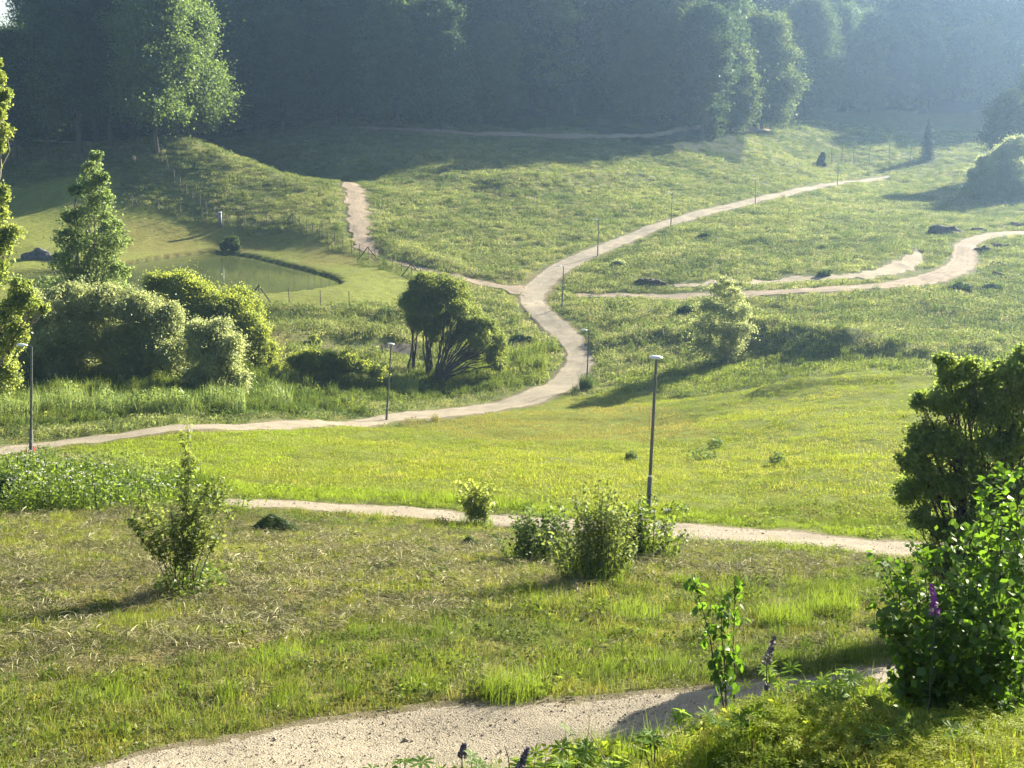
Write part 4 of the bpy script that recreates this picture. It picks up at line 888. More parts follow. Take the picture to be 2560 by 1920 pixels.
fence('wire fence climbing the hill diagonally towards the park trees', [(552,556),(537,545),(517,533),(500,519),(483,507),(467,489),(451,472),(436,452),(421,429),(408,397)], 1.7)
fence('wire fence with braced posts between the pond lawn and the earth track', [(612,566),(666,562),(732,563),(750,571),(766,580),(783,590),(800,597),(820,608),(838,617),(858,628),(880,636),(899,642),(920,650),(938,656),(960,664),(983,674),(1004,684),(1029,694),(1052,706)], 1.7, (2, 12, 17))
fence('wire fence at the near side of the pond above the stream reeds', [(648,758),(724,764),(802,772),(874,775)], 1.9, (0,))
# grey service box at the fence corner
B = H(551, 566); t = empty('service_cabinet', B, 'slim grey service cabinet at the corner of the pond fence', 'cabinet'); CAB = plain('cabinet_grey', (.17, .19, .20), .5, 0, .08)
G = Geo(); G.box((0, 0, .9), (.42, .35, 2.0)); G.build('body', CAB, t); G = Geo(); G.box((0, 0, 1.94), (.52, .45, .1), .8); G.build('lid', HEADM, t); G = Geo(); G.box((0, -.182, 1.0), (.34, .012, 1.5)); G.build('door', CAB, t)

# ------------------------------------------------------------------ rocks, mounds, heaps
ROCK = plain('dark_rock', (.07, .07, .068), .85, 0, .25, 3, bump=.6); SOIL = plain('dark_soil', (.055, .042, .03), .97, 0, .3, 4, bump=1.0); HAYM = plain('hay', (.12, .12, .055), .95, 0, .3, 10, bump=1.0)
def lump(name, label, cat, px, py, size, mat, seed, rough=.25, sub=4, sink=.15, extra=None, group=None):
    p = H(px, py); bm = bmesh.new(); bmesh.ops.create_icosphere(bm, subdivisions=sub, radius=1); g = np.random.default_rng(seed); o3 = g.uniform(0, 50, 3)
    for v in bm.verts:
        c = v.co; q = (vnoise(c.x * 2 + o3[0], c.y * 2 + c.z * 1.3 + o3[1], seed) - .5) * rough * 2 + (vnoise(c.x * 6 + o3[1], c.y * 6 + c.z * 5 + o3[2], seed + 1) - .5) * rough
        v.co = v.co * (1 + float(q))
        if v.co.z < 0: v.co.z *= .3
        v.co.x *= size[0]; v.co.y *= size[1]; v.co.z *= size[2]
    me = bpy.data.meshes.new(name); bm.to_mesh(me); bm.free(); me.materials.append(mat); me.polygons.foreach_set('use_smooth', [True] * len(me.polygons))
    o = obj(name, me, None, (p[0], p[1] + size[1] * .5, p[2] + size[2] * 0 - sink * size[2] + float(Zg(p[0], p[1] + size[1] * .5)) - p[2])); tag(o, label, cat, group); return o
lump('boulder', 'large dark boulder on the lawn left of the pond', 'boulder', 88, 648, (1.7, 1.0, 1.35), ROCK, 1)
lump('boulder', 'narrow upright dark boulder behind the young poplar', 'boulder', 174, 648, (.75, .6, 1.5), ROCK, 2)
lump('boulder', 'low dark boulder between the two larger boulders', 'boulder', 125, 650, (1.0, .6, .6), ROCK, 3)
lump('soil_mound', 'dark mound of dug soil above the track bend', 'mound', 2372, 588, (2.6, 1.8, 1.45), SOIL, 4, .3)
lump('soil_mound', 'dark earth mound where the sand strip begins', 'mound', 1625, 714, (1.75, 1.1, .9), SOIL, 5, .45)
for k, (px, py, sx, lab) in enumerate([(2440, 580, 1.6, 'low heap of turned soil on the outer side of the track, nearest the dug mound'), (2495, 572, 1.8, 'low heap of turned soil above the track near the right edge'), (2545, 566, 1.6, 'low heap of turned soil cut by the right edge'),
        (2462, 628, .9, 'dark clods inside the bend of the track'), (2505, 620, 1.0, 'dark clods right of the bend, inner verge'), (2500, 668, .9, 'dark clods on the outer shoulder of the bend'), (2500, 692, .7, 'small dark clods below the shoulder of the bend')]):
    lump('soil_heap', lab, 'soil heap', px, py, (sx, .8, .5), SOIL, 20 + k, .6)
lump('soil_heap', 'small reddish clod of soil at the foot of the left lamp', 'soil heap', 60, 1138, (.4, .3, .22), plain('red_soil', (.16, .07, .04), .95, 0, .2, 5), 11, .4)
lump('soil_heap', 'reddish bare soil patch beside the domed meadow bank', 'soil heap', 1650, 893, (1.2, .8, .25), plain('brown_soil', (.13, .075, .045), .95, 0, .2, 5), 12, .5)
def heap(label, px, py, r, h, n, seed):
    p = H(px, py); g = np.random.default_rng(seed); a = g.uniform(0, 6.28, n); q = np.sqrt(g.random(n)) ; rr = r * q * (1 + .3 * np.sin(a * 3 + seed)); P = np.c_[np.cos(a) * rr, np.sin(a) * rr * .8, h * (1 - q ** 1.3) * g.uniform(.75, 1.05, n)]
    V, F = leaves(P, np.c_[np.cos(a) * .5, np.sin(a) * .5, np.full(n, .7)], .20, .07, .5, g)
    t = empty('hay_heap', tuple(p), label, 'hay heap'); o = obj('cut_grass', mesh('cut_grass', V, F, LEAF_DARK), t); o['kind'] = 'stuff'
heap('peaked dark green heap of cut grass on the mown slope', 680, 1326, .52, .42, 2600, 1)
heap('small round heap of cut grass near the weed clumps', 1172, 1362, .2, .22, 900, 2)
heap('flat little heap of cut grass left of the round heap', 1078, 1382, .24, .1, 700, 3)
# marker stake near the lamp
B = H(1624, 1078); t = empty('marker_stake', B, 'thin orange-brown stake in the mown meadow left of the near lamp', 'stake'); G = Geo(); G.tube([(0, 0, -.2), (.01, 0, 1.3)], [.03, .028], 6, True); G.build('rod', plain('stake_orange', (.35, .16, .06), .7), t)
G = Geo(); G.box((.01, 0, 1.33), (.05, .05, .08)); G.build('cap', plain('stake_cap', (.5, .2, .08), .6), t)
# person standing under the park trees
def person(px, py, Y):
    X = at(px, py, Y)[0]; B = np.array([X, Y, float(Zg(X, Y))]); t = empty('person', B, 'person in dark clothes standing under the hilltop park trees', 'person')
    J = {'pel': (0, 0, .95), 'wa': (0, 0, 1.12), 'ch': (0, 0, 1.32), 'ne': (0, 0, 1.48), 'hd': (0, -.01, 1.58), 'tp': (0, 0, 1.70), 'sl': (-.18, 0, 1.40), 'el': (-.24, .02, 1.12), 'hl': (-.22, -.06, .88), 'fl': (-.22, -.08, .80),
         'sr': (.18, 0, 1.40), 'er': (.25, .02, 1.12), 'hr': (.23, -.05, .88), 'fr': (.23, -.07, .80), 'hil': (-.09, 0, .90), 'kl': (-.11, -.02, .50), 'al': (-.12, .02, .09), 'tl': (-.13, -.14, .03), 'hir': (.09, 0, .90), 'kr': (.12, .02, .50), 'ar': (.14, .05, .09), 'tr': (.16, -.1, .03)}
    Rd = {'pel': .14, 'wa': .13, 'ch': .15, 'ne': .055, 'hd': .09, 'tp': .075, 'sl': .07, 'el': .045, 'hl': .035, 'fl': .03, 'sr': .07, 'er': .045, 'hr': .035, 'fr': .03, 'hil': .095, 'kl': .06, 'al': .045, 'tl': .04, 'hir': .095, 'kr': .06, 'ar': .045, 'tr': .04}
    E = [('pel','wa'),('wa','ch'),('ch','ne'),('ne','hd'),('hd','tp'),('ch','sl'),('sl','el'),('el','hl'),('hl','fl'),('ch','sr'),('sr','er'),('er','hr'),('hr','fr'),('pel','hil'),('hil','kl'),('kl','al'),('al','tl'),('pel','hir'),('hir','kr'),('kr','ar'),('ar','tr')]
    ks = list(J); me = bpy.data.meshes.new('body'); me.from_pydata([J[k] for k in ks], [(ks.index(a), ks.index(b)) for a, b in E], []); o = obj('body', me, t)
    sk = o.modifiers.new('skin', 'SKIN'); sv = me.skin_vertices[0].data
    for i_, k in enumerate(ks): sv[i_].radius = (Rd[k], Rd[k] * .8); sv[i_].use_root = (k == 'pel')
    o.modifiers.new('sub', 'SUBSURF').levels = 1
    m, N, L = newmat('dark_clothes'); b = N.new('ShaderNodeBsdfPrincipled'); oo = N.new('ShaderNodeOutputMaterial'); tc = N.new('ShaderNodeTexCoord'); sx = N.new('ShaderNodeSeparateXYZ'); L.new(tc.outputs['Object'], sx.inputs[0])
    L.new(ramp(N, L, sx.outputs[2], [(.0, (.03, .03, .035)), (.49, (.03, .03, .035)), (.50, (.03, .03, .04)), (.99, (.35, .22, .16))]), b.inputs['Base Color']); b.inputs['Roughness'].default_value = .8; L.new(b.outputs[0], oo.inputs[0]); me.materials.append(m)
    bm = bmesh.new(); bmesh.ops.create_icosphere(bm, subdivisions=2, radius=.105); m2 = bpy.data.meshes.new('hair')
    for v in bm.verts: v.co.z = v.co.z * .9 + 1.64; v.co.y += .02
    bm.to_mesh(m2); bm.free(); m2.materials.append(plain('hair', (.03, .02, .015), .8)); obj('hair', m2, t)
person(333, 356, 206)

# ------------------------------------------------------------------ plants of the near slope
def XY(px, py): p = H(px, py); return (p[0], p[1])
p = H(462, 1476); g = np.random.default_rng(70)
sts = [(g.uniform(-.25, .25), g.uniform(-.2, .2), g.uniform(1.3, 2.0), g.uniform(-.75, .75), g.uniform(-.4, .4)) for _ in range(17)] + [(.12, 0, 1.85, .62, -.1), (-.18, .05, 1.7, -.5, 0), (.04, .1, 3.0, .08, .1), (.0, .1, 2.75, .12, .1), (.08, .1, 2.5, .05, .1)]
stemmed('leafy_shrub', 'shrub with many bare stems and a slim top on the mown slope', 'shrub', p[:2], sts, LEAF_SHRUB, .08, .026, .42, 15, BARK, .011, seed=71, bare=.36, leaf_parts=200)
V, F, _ = herb(3, 620, .62, .52, .085, .7); t = empty('weed_clump', (p[0] + .12, p[1] - .1, p[2]), 'low broad-leaved weeds spreading under the many-stemmed shrub', 'weeds'); o = obj('foliage', mesh('foliage', V, F, LEAF_WEED), t); o['kind'] = 'stuff'
# bright small shrub by the path
p = H(1192, 1316); g = np.random.default_rng(72)
stemmed('leafy_shrub', 'small bright yellow-green shrub at the near edge of the gravel path', 'shrub', p[:2], [(g.uniform(-.3, .3), g.uniform(-.2, .2), g.uniform(.7, 1.5), g.uniform(-.45, .45), g.uniform(-.2, .2)) for _ in range(26)], LEAF_YELLOW, .12, .035, .28, 8, STEM, .008, seed=73, bare=.3, leaf_parts=60)
V, F, _ = blades(74, 300, .5, .55, .012, bend=.6); tag(obj('grass_tussock', mesh('grass_tussock', V, F, LEAF_WEED), None, tuple(p)), 'grass tussock round the foot of the small bright shrub', 'grass tussock')
# three tall weed clumps in the middle
for k, (px, py, lab, spr, hh, ns, mt, lf) in enumerate([(1345, 1405, 'left one of the three tall weed clumps, leafy with dark tips', .7, (.8, 1.45), 44, LEAF_BROAD, .10), (1490, 1450, 'middle and tallest weed clump with dense upright stalks', .62, (1.2, 1.95), 80, LEAF_SHRUB, .085),
        (1605, 1402, 'right one of the three tall weed clumps, topped with pale umbels', .62, (.8, 1.45), 44, LEAF_WEED, .10)]):
    p = H(px, py); g = np.random.default_rng(80 + k)
    t = stemmed('weed_clump', lab, 'weeds', p[:2], [(dx_, g.uniform(-.4, .4), g.uniform(*hh) * (1.05 - .5 * abs(dx_ / spr) ** 1.7), dx_ * .5 + g.uniform(-.15, .15), g.uniform(-.15, .15)) for dx_ in g.normal(0, spr * .5, ns).clip(-spr, spr)], mt, lf, .035, .24, 6, STEM, .007, seed=84 + k, bare=.15, leaf_parts=60)
    V, F, _ = blades(90 + k, 380, spr + .1, .9 if k == 1 else .6, .012, bend=.5); o = obj('grass_blades', mesh('grass_blades', V, F, LEAF_WEED), t); o['kind'] = 'stuff'
    V, F, _ = herb(94 + k, 300, spr + .15, .4, .08, .7); o = obj('foliage', mesh('foliage', V, F, LEAF_WEED), t); o['kind'] = 'stuff'
    if k == 2:
        WH = plain('umbel_white', (.38, .38, .30), .9, 0, .08)
        for _ in range(14):
            q = np.array([g.uniform(-.5, .5), g.uniform(-.3, .2), g.uniform(.9, 1.3)]); U = Geo(); U.tube([[q[0], q[1], 0], q], .006, 4)
            obj('umbel_stalk', U.mesh('umbel_stalk', STEM), t); V, F = leaves(q + np.c_[g.normal(0, .035, (26, 2)), g.normal(0, .008, 26)], np.tile([0, 0, 1.], (26, 1)), .03, .9, .2, g); obj('umbel', mesh('umbel', V, F, WH), t)
# white umbel weeds on the left
WHI = plain('umbel_white_far', (.50, .50, .40), .9, 0, .08)
t = empty('cow_parsley', H(190, 1262), 'drift of white-flowered cow parsley behind the mown slope at the left', 'wildflowers'); O = np.array(t.location); g = np.random.default_rng(99)
pts = []
while len(pts) < 210:
    px, py = g.uniform(20, 640), g.uniform(1185, 1285)
    if py < 1185 + max(0, px - 80) * .16 or (px > 330 and g.random() < .75): continue
    pts.append(H(px, py))
pts = np.array(pts) - O; hs = g.uniform(.45, .95, len(pts)); U = Geo()
for q, h_ in zip(pts, hs): U.tube([q, q + [g.normal(0, .06), 0, h_]], .012, 3)
o = U.build('stem', STEM, t); o['kind'] = 'stuff'
V, F = leaves(np.repeat(pts, 90, 0) + np.c_[g.normal(0, .28, (len(pts) * 90, 2)), np.repeat(hs, 90) * g.uniform(.05, .98, len(pts) * 90)], np.tile([0, 0, 1.], (len(pts) * 90, 1)), .12, .5, .5, g); o = obj('foliage', mesh('foliage', V, F, LEAF_WEED), t); o['kind'] = 'stuff'
kp = (g.random(len(pts)) < .55) | (np.abs(pts[:, 0] + O[0] + 17) < 2.5); pu, hu = pts[kp], hs[kp]; V, F = leaves(np.repeat(pu + np.c_[np.zeros((len(pu), 2)), hu], 10, 0) + np.c_[g.normal(0, .05, (len(pu) * 10, 2)), g.normal(0, .012, len(pu) * 10)], np.tile([0, 0, 1.], (len(pu) * 10, 1)), .042, .9, .3, g); o = obj('umbel', mesh('umbel', V, F, WHI), t); o['kind'] = 'stuff'
p = H(25, 1262); lobed('bush', 'dark rounded bush at the left edge beside the cow parsley', 'bush', (20, 1262), p[1], [(5, 1215, 32), (35, 1235, 26), (-20, 1230, 34)], .10, 1.2, LEAF_DARK, STEM, .5, 'loose', seed=98)
# seedlings in the green meadow
for k, (px, py, r, lab) in enumerate([(1755, 1148, .75, 'sprawling dark sapling sprouts in the mown meadow, left of the two patches'), (1790, 1118, .45, 'upper sprout behind the sprawling sapling sprouts'), (1945, 1158, .4, 'single round sapling sprout in the middle of the mown meadow'), (1578, 1150, .3, 'small sprout left of the near lamp pole'), (1690, 1290, .5, 'bright broad weeds at the verge right of the near lamp')]):
    p = H(px, py); V, F, _ = herb(110 + k, 260, r, .5, .13, .6); tag(obj('seedling', mesh('seedling', V, F, LEAF_BROAD if k < 4 else LEAF_WEED), None, tuple(p)), lab, 'seedling')
# tall grass tussocks on the near slope
for k, (px, py, h_, lab) in enumerate([(1285, 1745, .42, 'bright tall grass tussock at the edge of the stony track'), (1590, 1545, .34, 'grass tussock below the middle weed clump'), (700, 1660, .3, 'bright grass tussock left of the centre above the track'), (1960, 1560, .5, 'tall grass stand left of the big leafy bush'), (2080, 1530, .5, 'tall grass stand touching the big leafy bush'), (270, 1760, .3, 'grass tussock at the lower left above the track')]):
    p = H(px, py); V, F, _ = blades(130 + k, 520, .42, h_, .006, bend=.6); tag(obj('grass_tussock', mesh('grass_tussock', V, F, LEAF_WEED), None, tuple(p)), lab, 'grass tussock')

# ------------------------------------------------------------------ the two big shrubs at the right
def Zat(px, py, Y): return at(px, py, Y)
lobed('small_tree', 'dark small-leaved tree overhanging the gravel path at the right', 'tree', (2440, 1660), 19,
      [(2365,905,22),(2375,950,34),(2350,1010,45),(2400,1010,50),(2460,960,45),(2520,930,45),(2560,1000,60),(2480,1040,60),(2310,1090,45),(2370,1110,60),(2440,1130,70),(2530,1110,70),(2290,1160,40),(2280,1230,45),(2340,1210,60),(2420,1230,70),(2510,1220,70),(2310,1300,40),(2360,1330,45),(2430,1330,60),(2520,1330,60),(2560,1200,60),(2400,1420,50),(2480,1430,60),(2330,1390,40),(2540,1420,60),(2560,900,40),(2600,960,60),(2430,925,36),(2300,1010,30)],
      .06, .34, LEAF_EDGE, BARK, .55, 'loose', ((0, 0), (-15, .2), (20, -.1)), 41, 1.1, .035, twigs=5, layers=2)
g = np.random.default_rng(140)
# broad-leaved aspen bush close by: stems with leaves set along them
base = np.array([at(2440, 1780, 8.6)[0], 8.6]); sts = []
for px, py, Yt in [(2215,1400,8.4),(2260,1395,8.5),(2300,1370,8.6),(2345,1380,8.4),(2390,1390,8.7),(2240,1480,8.1),(2290,1480,8.0),(2350,1450,8.0),(2400,1330,8.8),(2450,1240,8.7),(2480,1200,8.9),(2530,1165,8.8),(2570,1180,8.6),(2500,1260,8.3),(2550,1260,8.1),
                   (2430,1330,8.2),(2480,1350,8.0),(2540,1350,7.9),(2200,1560,8.2),(2230,1600,8.0),(2290,1560,7.8),(2340,1540,7.8),(2400,1450,7.9),(2450,1430,7.8),(2520,1450,7.7),(2560,1480,7.6),(2600,1300,8.2),(2610,1400,8.0),(2380,1580,7.7),(2440,1560,7.6),(2500,1560,7.6),(2560,1600,7.6),(2240,1540,8.3),(2310,1620,7.8),(2620,1250,8.5)]:
    q = at(px, py, Yt); dx = (q[0] - base[0]) * .55 + g.uniform(-.08, .08); dy = (Yt - base[1]) * .5 + g.uniform(-.1, .1); z0 = float(Zg(base[0] + dx, base[1] + dy)); zb = float(Zg(*base))
    sts.append((dx, dy, q[2] - zb, (q[0] - base[0]) - dx, (Yt - base[1]) - dy))
stemmed('aspen_bush', 'big broad-leaved aspen bush filling the right edge close by', 'bush', base, sts, LEAF_ASPEN, .058, .019, .34, 16, BARK, .008, .85, seed=141, bare=.05, leaf_parts=300, droop=.6, spread=.7)
# young sapling in front of the track
p = Zat(1830, 1815, 7.7); bz = float(Zg(p[0], 7.7)); top1 = at(1735, 1430, 7.7); top2 = at(1850, 1440, 7.8)
stemmed('aspen_sapling', 'thin two-stemmed aspen sapling with large leaves in front of the track', 'sapling', (p[0], 7.7, bz), [(-.02, 0, top1[2] - bz, top1[0] - p[0] + .02, 0), (.045, .05, top2[2] - bz, top2[0] - p[0] - .04, 0), (-.03, .02, (top1[2] - bz) * .8, -.06, 0)], LEAF_ASPEN, .058, .022, .15, 12, BARK, .006, .62, seed=142, bare=.28, leaf_parts=300, droop=.8)

# ------------------------------------------------------------------ lupins and ground cover on the near bank
LUP = leafmat('leaf_lupin', (.045,.10,.016), (.08,.14,.022), (.30,.44,.05), .5, .03, .5, scale=6)
def palmate(n=8, seed=0):
    g = np.random.default_rng(seed); V, F = [], []
    for k in range(n):
        a = k * 2 * math.pi / n + g.normal(0, .08); c, s_ = math.cos(a), math.sin(a); L_ = g.uniform(.8, 1.05); d = g.uniform(.0, .25); b = len(V)
        for x, w_ in ((.02, .0), (.35, .10), (.7, .12), (1.0, .0)):
            x2 = x * L_; z = .12 * x - d * x * x
            for q, zz in ((-1, .03), (0, 0), (1, .03)): V.append((c * x2 - s_ * q * w_, s_ * x2 + c * q * w_, z + zz * (w_ > 0)))
        for r_ in range(3): F += [(b + r_ * 3, b + r_ * 3 + 1, b + r_ * 3 + 4, b + r_ * 3 + 3), (b + r_ * 3 + 1, b + r_ * 3 + 2, b + r_ * 3 + 5, b + r_ * 3 + 4)]
    return V, F
PAL = [mesh('leaf', *palmate(8 + k % 2, k), LUP, True) for k in range(3)]
def lupin(x, y, label, seed, n=7, h=.32, size=.085, z=None, group='lupins on the near bank'):
    g = np.random.default_rng(seed); z = float(Zg(x, y)) if z is None else z; t = empty('lupin_plant', (x, y, z), label, 'lupin', group); G = Geo()
    for k in range(n):
        a = g.uniform(0, 6.28); r = g.uniform(.02, .16); hh = h * g.uniform(.8, 1.08); e = np.array([math.cos(a) * r, math.sin(a) * r, hh]); P_, R_ = limb(g, (0, 0, -.02), e, .003, .002, .05, 5, .02); G.tube(P_, R_, 4)
        o = obj('leaf', PAL[k % 3], t, e); s_ = size * g.uniform(.7, 1.2); o.scale = (s_,) * 3; o.rotation_euler = (g.normal(0, .35), g.normal(0, .35), a)
    G.build('stem', STEM, t); return t
def px_plant(px, py, Y): q = at(px, py, Y); return q
LP = [  # where the leaf tuft shows, depth
 ((985,1905),7.6,.3,'lupin tuft with upright leaves at the very bottom of the view, leftmost of the row'), ((1060,1910),7.6,.25,'lupin tuft peeping over the bottom edge beside the leftmost tuft'), ((1160,1912),7.5,.2,'pale lupin tip at the bottom edge left of the purple spike'), ((1330,1905),7.5,.3,'lupin tuft at the bottom edge right of the purple spike'),
 ((1395,1895),7.6,.3,'lupin with several fans of leaves left of the tall lupin fan'), ((1445,1860),7.9,.35,'tall lupin fan standing against the stony track'), ((1725,1795),8.1,.42,'dark lupin fan on a tall stalk at the foot of the sapling'), ((1640,1850),7.9,.35,'lupin left of the dark fan, half sunk in the cover'),
 ((1990,1720),8.4,.45,'lupin clump in front of the far end of the stony track'), ((2060,1730),8.5,.45,'bright lupin clump left of the big bush'), ((2130,1700),8.6,.45,'lupin clump touching the big bush'), ((1940,1665),9.0,.5,'lupin fan rising at the end of the visible track'),
 ((1960,1800),7.7,.35,'lupin in the bright cover below the lupin clump'), ((2060,1815),7.6,.35,'lupin in the bright cover right of the centre of the bank'), ((2160,1790),7.8,.35,'lupin in the bright cover near the bush shade'), ((2230,1850),7.0,.35,'large dark lupin fan low on the bank'),
 ((2290,1840),7.1,.4,'largest spread lupin fan low on the bank'), ((2370,1830),7.2,.4,'lupin right of the largest spread fan'), ((2470,1800),7.5,.35,'lupin under the right part of the bush'), ((2530,1790),7.6,.35,'lupin at the right edge below the bush'), ((2420,1880),6.9,.3,'lupin at the bottom right of the bank'), ((1850,1890),7.2,.25,'lupin in the bright cover near the bottom edge'), ((1560,1900),7.4,.25,'lupin at the left end of the bright cover')]
for k, ((px, py), Y, h_, lab) in enumerate(LP):
    q = at(px, py, Y); gz = float(Zg(q[0], Y)); lupin(q[0], Y, lab, 500 + k, 9 if k > 6 else 7, max(.12, q[2] - gz), .085 if k not in (15, 16) else .12, gz)
PUR = [plain('petal_purple', (.22, .05, .24), .7, 0, .2, 30), plain('petal_dusk', (.16, .12, .17), .8, 0, .2, 30)]
def spike(px0, py0, px1, py1, Y, label, mat, seed):
    g = np.random.default_rng(seed); a = at(px0, py0, Y); b_ = at(px1, py1, Y); gz = float(Zg(a[0], Y)); t = empty('lupin_flower', (a[0], Y, gz), label, 'flower'); O = np.array([a[0], Y, gz]); G = Geo(); G.tube([(0, 0, -.02), a - O, b_ - O], [.005, .004, .002], 5); G.build('stem', STEM, t)
    P_ = []
    for k in range(15):
        f = k / 14; c = (a + (b_ - a) * f) - O; r = .024 * (1 - .65 * f)
        for j_ in range(7): an = j_ * .9 + k * .5; P_.append(c + [math.cos(an) * r, math.sin(an) * r, g.normal(0, .003)])
    V, F = leaves(np.array(P_), np.tile([0, 0, .4], (len(P_), 1)), .026, .7, .8, g); obj('blossom', mesh('blossom', V, F, mat), t)
spike(2338, 1535, 2330, 1465, 7.5, 'purple lupin flower spike glowing in front of the big bush', PUR[0], 1)
spike(1296, 1925, 1318, 1872, 7.4, 'fading lupin spike at the bottom edge against the stony track', PUR[1], 2)
spike(1918, 1655, 1935, 1595, 8.4, 'faded grey lupin spike in front of the long grass', PUR[1], 3)
spike(1916, 1750, 1918, 1712, 8.2, 'small dry lupin spike in front of the stony track', PUR[1], 4)
spike(1155, 1890, 1160, 1860, 7.6, 'tiny dark seed spike left of the fading lupin spike', PUR[1], 5)
# dry stalks
DR = plain('dry_stalk', (.22, .12, .07), .8)
for k, (a_, b_, Y, lab) in enumerate([((1985,1740),(1935,1680),8.3,'reddish dry stalk leaning left in front of the track'), ((2080,1900),(2078,1770),7.2,'thin dry stalk rising from the bright cover'), ((1520,1910),(1465,1820),7.6,'thin leaning stalk with a yellow tip over the track'), ((1275,1925),(1262,1865),7.6,'thin bare stalk beside the fading lupin spike'), ((2390,1780),(2370,1640),7.9,'long bare stalk crossing the shade of the bush')]):
    a3, b3 = at(*a_, Y), at(*b_, Y); gz = float(Zg(a3[0], Y)); G = Geo(); G.tube([np.array([a3[0], Y, gz]), a3, (a3 + b3) / 2 + [.005, 0, 0], b3], [.005, .004, .003, .002], 5); o = G.build('dry_stalk', DR if k != 3 else STEM); tag(o, lab, 'stalk')
# ground cover of the bank (nobody could count it)
cov_t = [tuft([herb(600 + k, 34, .16, .16, .042, .5), blades(610 + k, 26, .16, .17, .0035, bend=.9)], M_blade) for k in range(3)]
def pal_tuft(seed):
    g = np.random.default_rng(seed); V, F, Bq = [], [], []; n = 0
    for k in range(7):
        v, f = palmate(7, seed + k); v = np.array(v) * .06 * g.uniform(.7, 1.2) @ rotz(g.uniform(0, 6)).T; v += [g.normal(0, .08), g.normal(0, .08), g.uniform(.08, .2)]; f = np.array(f); f = np.concatenate([f[:, [0, 1, 2]], f[:, [0, 2, 3]]]); V.append(v); F.append(f + n); n += len(v); Bq.append(np.full(len(v), g.random()))
    return np.concatenate(V), np.concatenate(F), np.concatenate(Bq)
cov_t += [tuft([pal_tuft(700), blades(613, 20, .16, .15, .0035, bend=.9)], M_blade), tuft([pal_tuft(720)], M_blade), tuft([blades(615, 60, .14, .26, .004, bend=.8)], M_blade)]
CC = proto_coll('cover', cov_t)
g = np.random.default_rng(640); n = 9000; y = np.sqrt(g.uniform(5.6 ** 2, 10.2 ** 2, n)); x = g.uniform(-.18, .46, n) * y
lim = x > (-.55 + (y - 6.5) * .38); x, y = x[lim], y[lim]; n = len(x); f = np.clip(fbm(x * 1.5, y * 1.5, 2, 5) * 1.6 - .3, 0, 1)[:, None]
T = np.array((.19, .26, .03)) * (1 - f) + np.array((.32, .35, .05)) * f; T *= g.uniform(.7, 1.25, (n, 1)); pk = g.choice([0, 1, 2, 3, 4, 5, 5], n); dr = g.random(n) < .08; T[dr] = (.25, .2, .09); pk[dr] = 5
sc_ = g.uniform(.5, .95, n)
scatter('ground_cover', 'bright green leafy ground cover on the near bank', np.c_[x, y, Zg(x, y) - .01], np.c_[g.normal(0, .15, (n, 2)), g.uniform(0, 6.28, n)], np.c_[sc_, sc_, sc_], pk, T, CC)

# stones of the near track
STN = plain('track_stone', (.24, .20, .15), .9, 0, .3, 30)
sm_ = []
for k in range(4):
    bm = bmesh.new(); bmesh.ops.create_icosphere(bm, subdivisions=1, radius=1); gg = np.random.default_rng(k)
    for v in bm.verts: v.co = v.co * gg.uniform(.6, 1.1); v.co.z *= .6
    me = bpy.data.meshes.new('stone'); bm.to_mesh(me); bm.free(); me.materials.append(STN); sm_.append(me)
CS = proto_coll('stone', sm_)
for nm, lab, Y0, Y1, dn, s0 in (('gravel', 'loose stones and clods on the stony near track', 10, 20, 190, .008), ('gravel', 'loose stones on the gravel path across the slope', 34, 60, 22, .018)):
    x, y, g = throw(Y0, Y1, lambda Y: dn, 650 + Y0); k_ = on_path(x, y); x, y = x[k_], y[k_]; n = len(x); s_ = s0 * np.exp(g.normal(0, .45, n))
    scatter(nm, lab, np.c_[x, y, Zg(x, y) + .02], g.uniform(0, 6, (n, 3)), np.c_[s_, s_, s_], g.integers(0, 4, n), np.ones((n, 3)), CS)
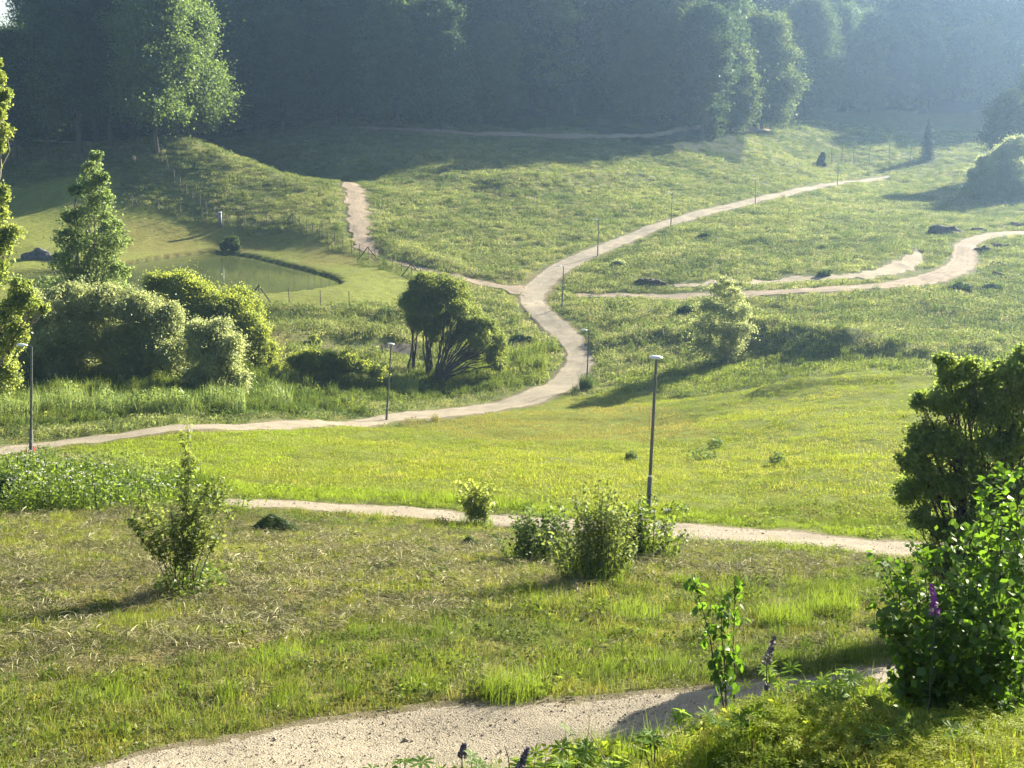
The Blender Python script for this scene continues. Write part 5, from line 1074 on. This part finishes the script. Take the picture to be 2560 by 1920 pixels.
# edge-of-path litter: tufts leaning over the margins
x, y, g = throw(11, 60, lambda Y: 40 * (16 / Y) ** 1.0, 671); dmin = np.full(x.shape, 1e9)
for P_ in polys: dmin = np.minimum(dmin, seg_dist(P_, x, y, True))
k_ = on_path(x, y) & (dmin < .30 * g.random(len(x)) ** 2 + .02); x, y = x[k_], y[k_]; n = len(x)
scatter('grass', 'thin grass creeping over the path edges', np.c_[x, y, Zg(x, y)], np.c_[g.normal(0, .1, (n, 2)), g.uniform(0, 6.28, n)], np.tile([[.45, .45, .5]], (n, 1)) * g.uniform(.5, 1.2, (n, 1)), g.integers(0, 3, n), np.array((.10, .11, .03)) * g.uniform(.7, 1.4, (n, 1)), COLL)

x, y, g = throw(60, 270, lambda Y: 9 * (60 / Y) ** 1.2, 672); dmin = np.full(x.shape, 1e9)
for P_ in polys: dmin = np.minimum(dmin, seg_dist(P_, x, y, True))
k_ = on_path(x, y) & (dmin < .55 * g.random(len(x)) ** 2 + .03) & (vnoise(x * .6, y * .6, 91) > .42); x, y = x[k_], y[k_]; n = len(x)
scatter('grass', 'low grass creeping over the edges of the far paths', np.c_[x, y, Zg(x, y) + .03], np.c_[g.normal(0, .1, (n, 2)), g.uniform(0, 6.28, n)], np.tile([[.6, .6, .9]], (n, 1)) * g.uniform(.6, 1.3, (n, 1)), g.integers(16, 19, n), np.array((.13, .15, .045)) * g.uniform(.7, 1.3, (n, 1)), COLL)

# ------------------------------------------------------------------ haze
m = bpy.data.materials.new('haze_air'); m.use_nodes = True; N = m.node_tree.nodes; N.clear(); L = m.node_tree.links
pv = N.new('ShaderNodeVolumePrincipled'); pv.inputs['Color'].default_value = (.42, .66, 1.0, 1); pv.inputs['Density'].default_value = .00027; pv.inputs['Anisotropy'].default_value = .7
o_ = N.new('ShaderNodeOutputMaterial'); L.new(pv.outputs[0], o_.inputs['Volume'])
G = Geo(); G.box((0, 2050, 49), (8200, 5100, 106)); hz = G.build('haze', m); tag(hz, 'pale morning haze over the valley', kind='stuff')
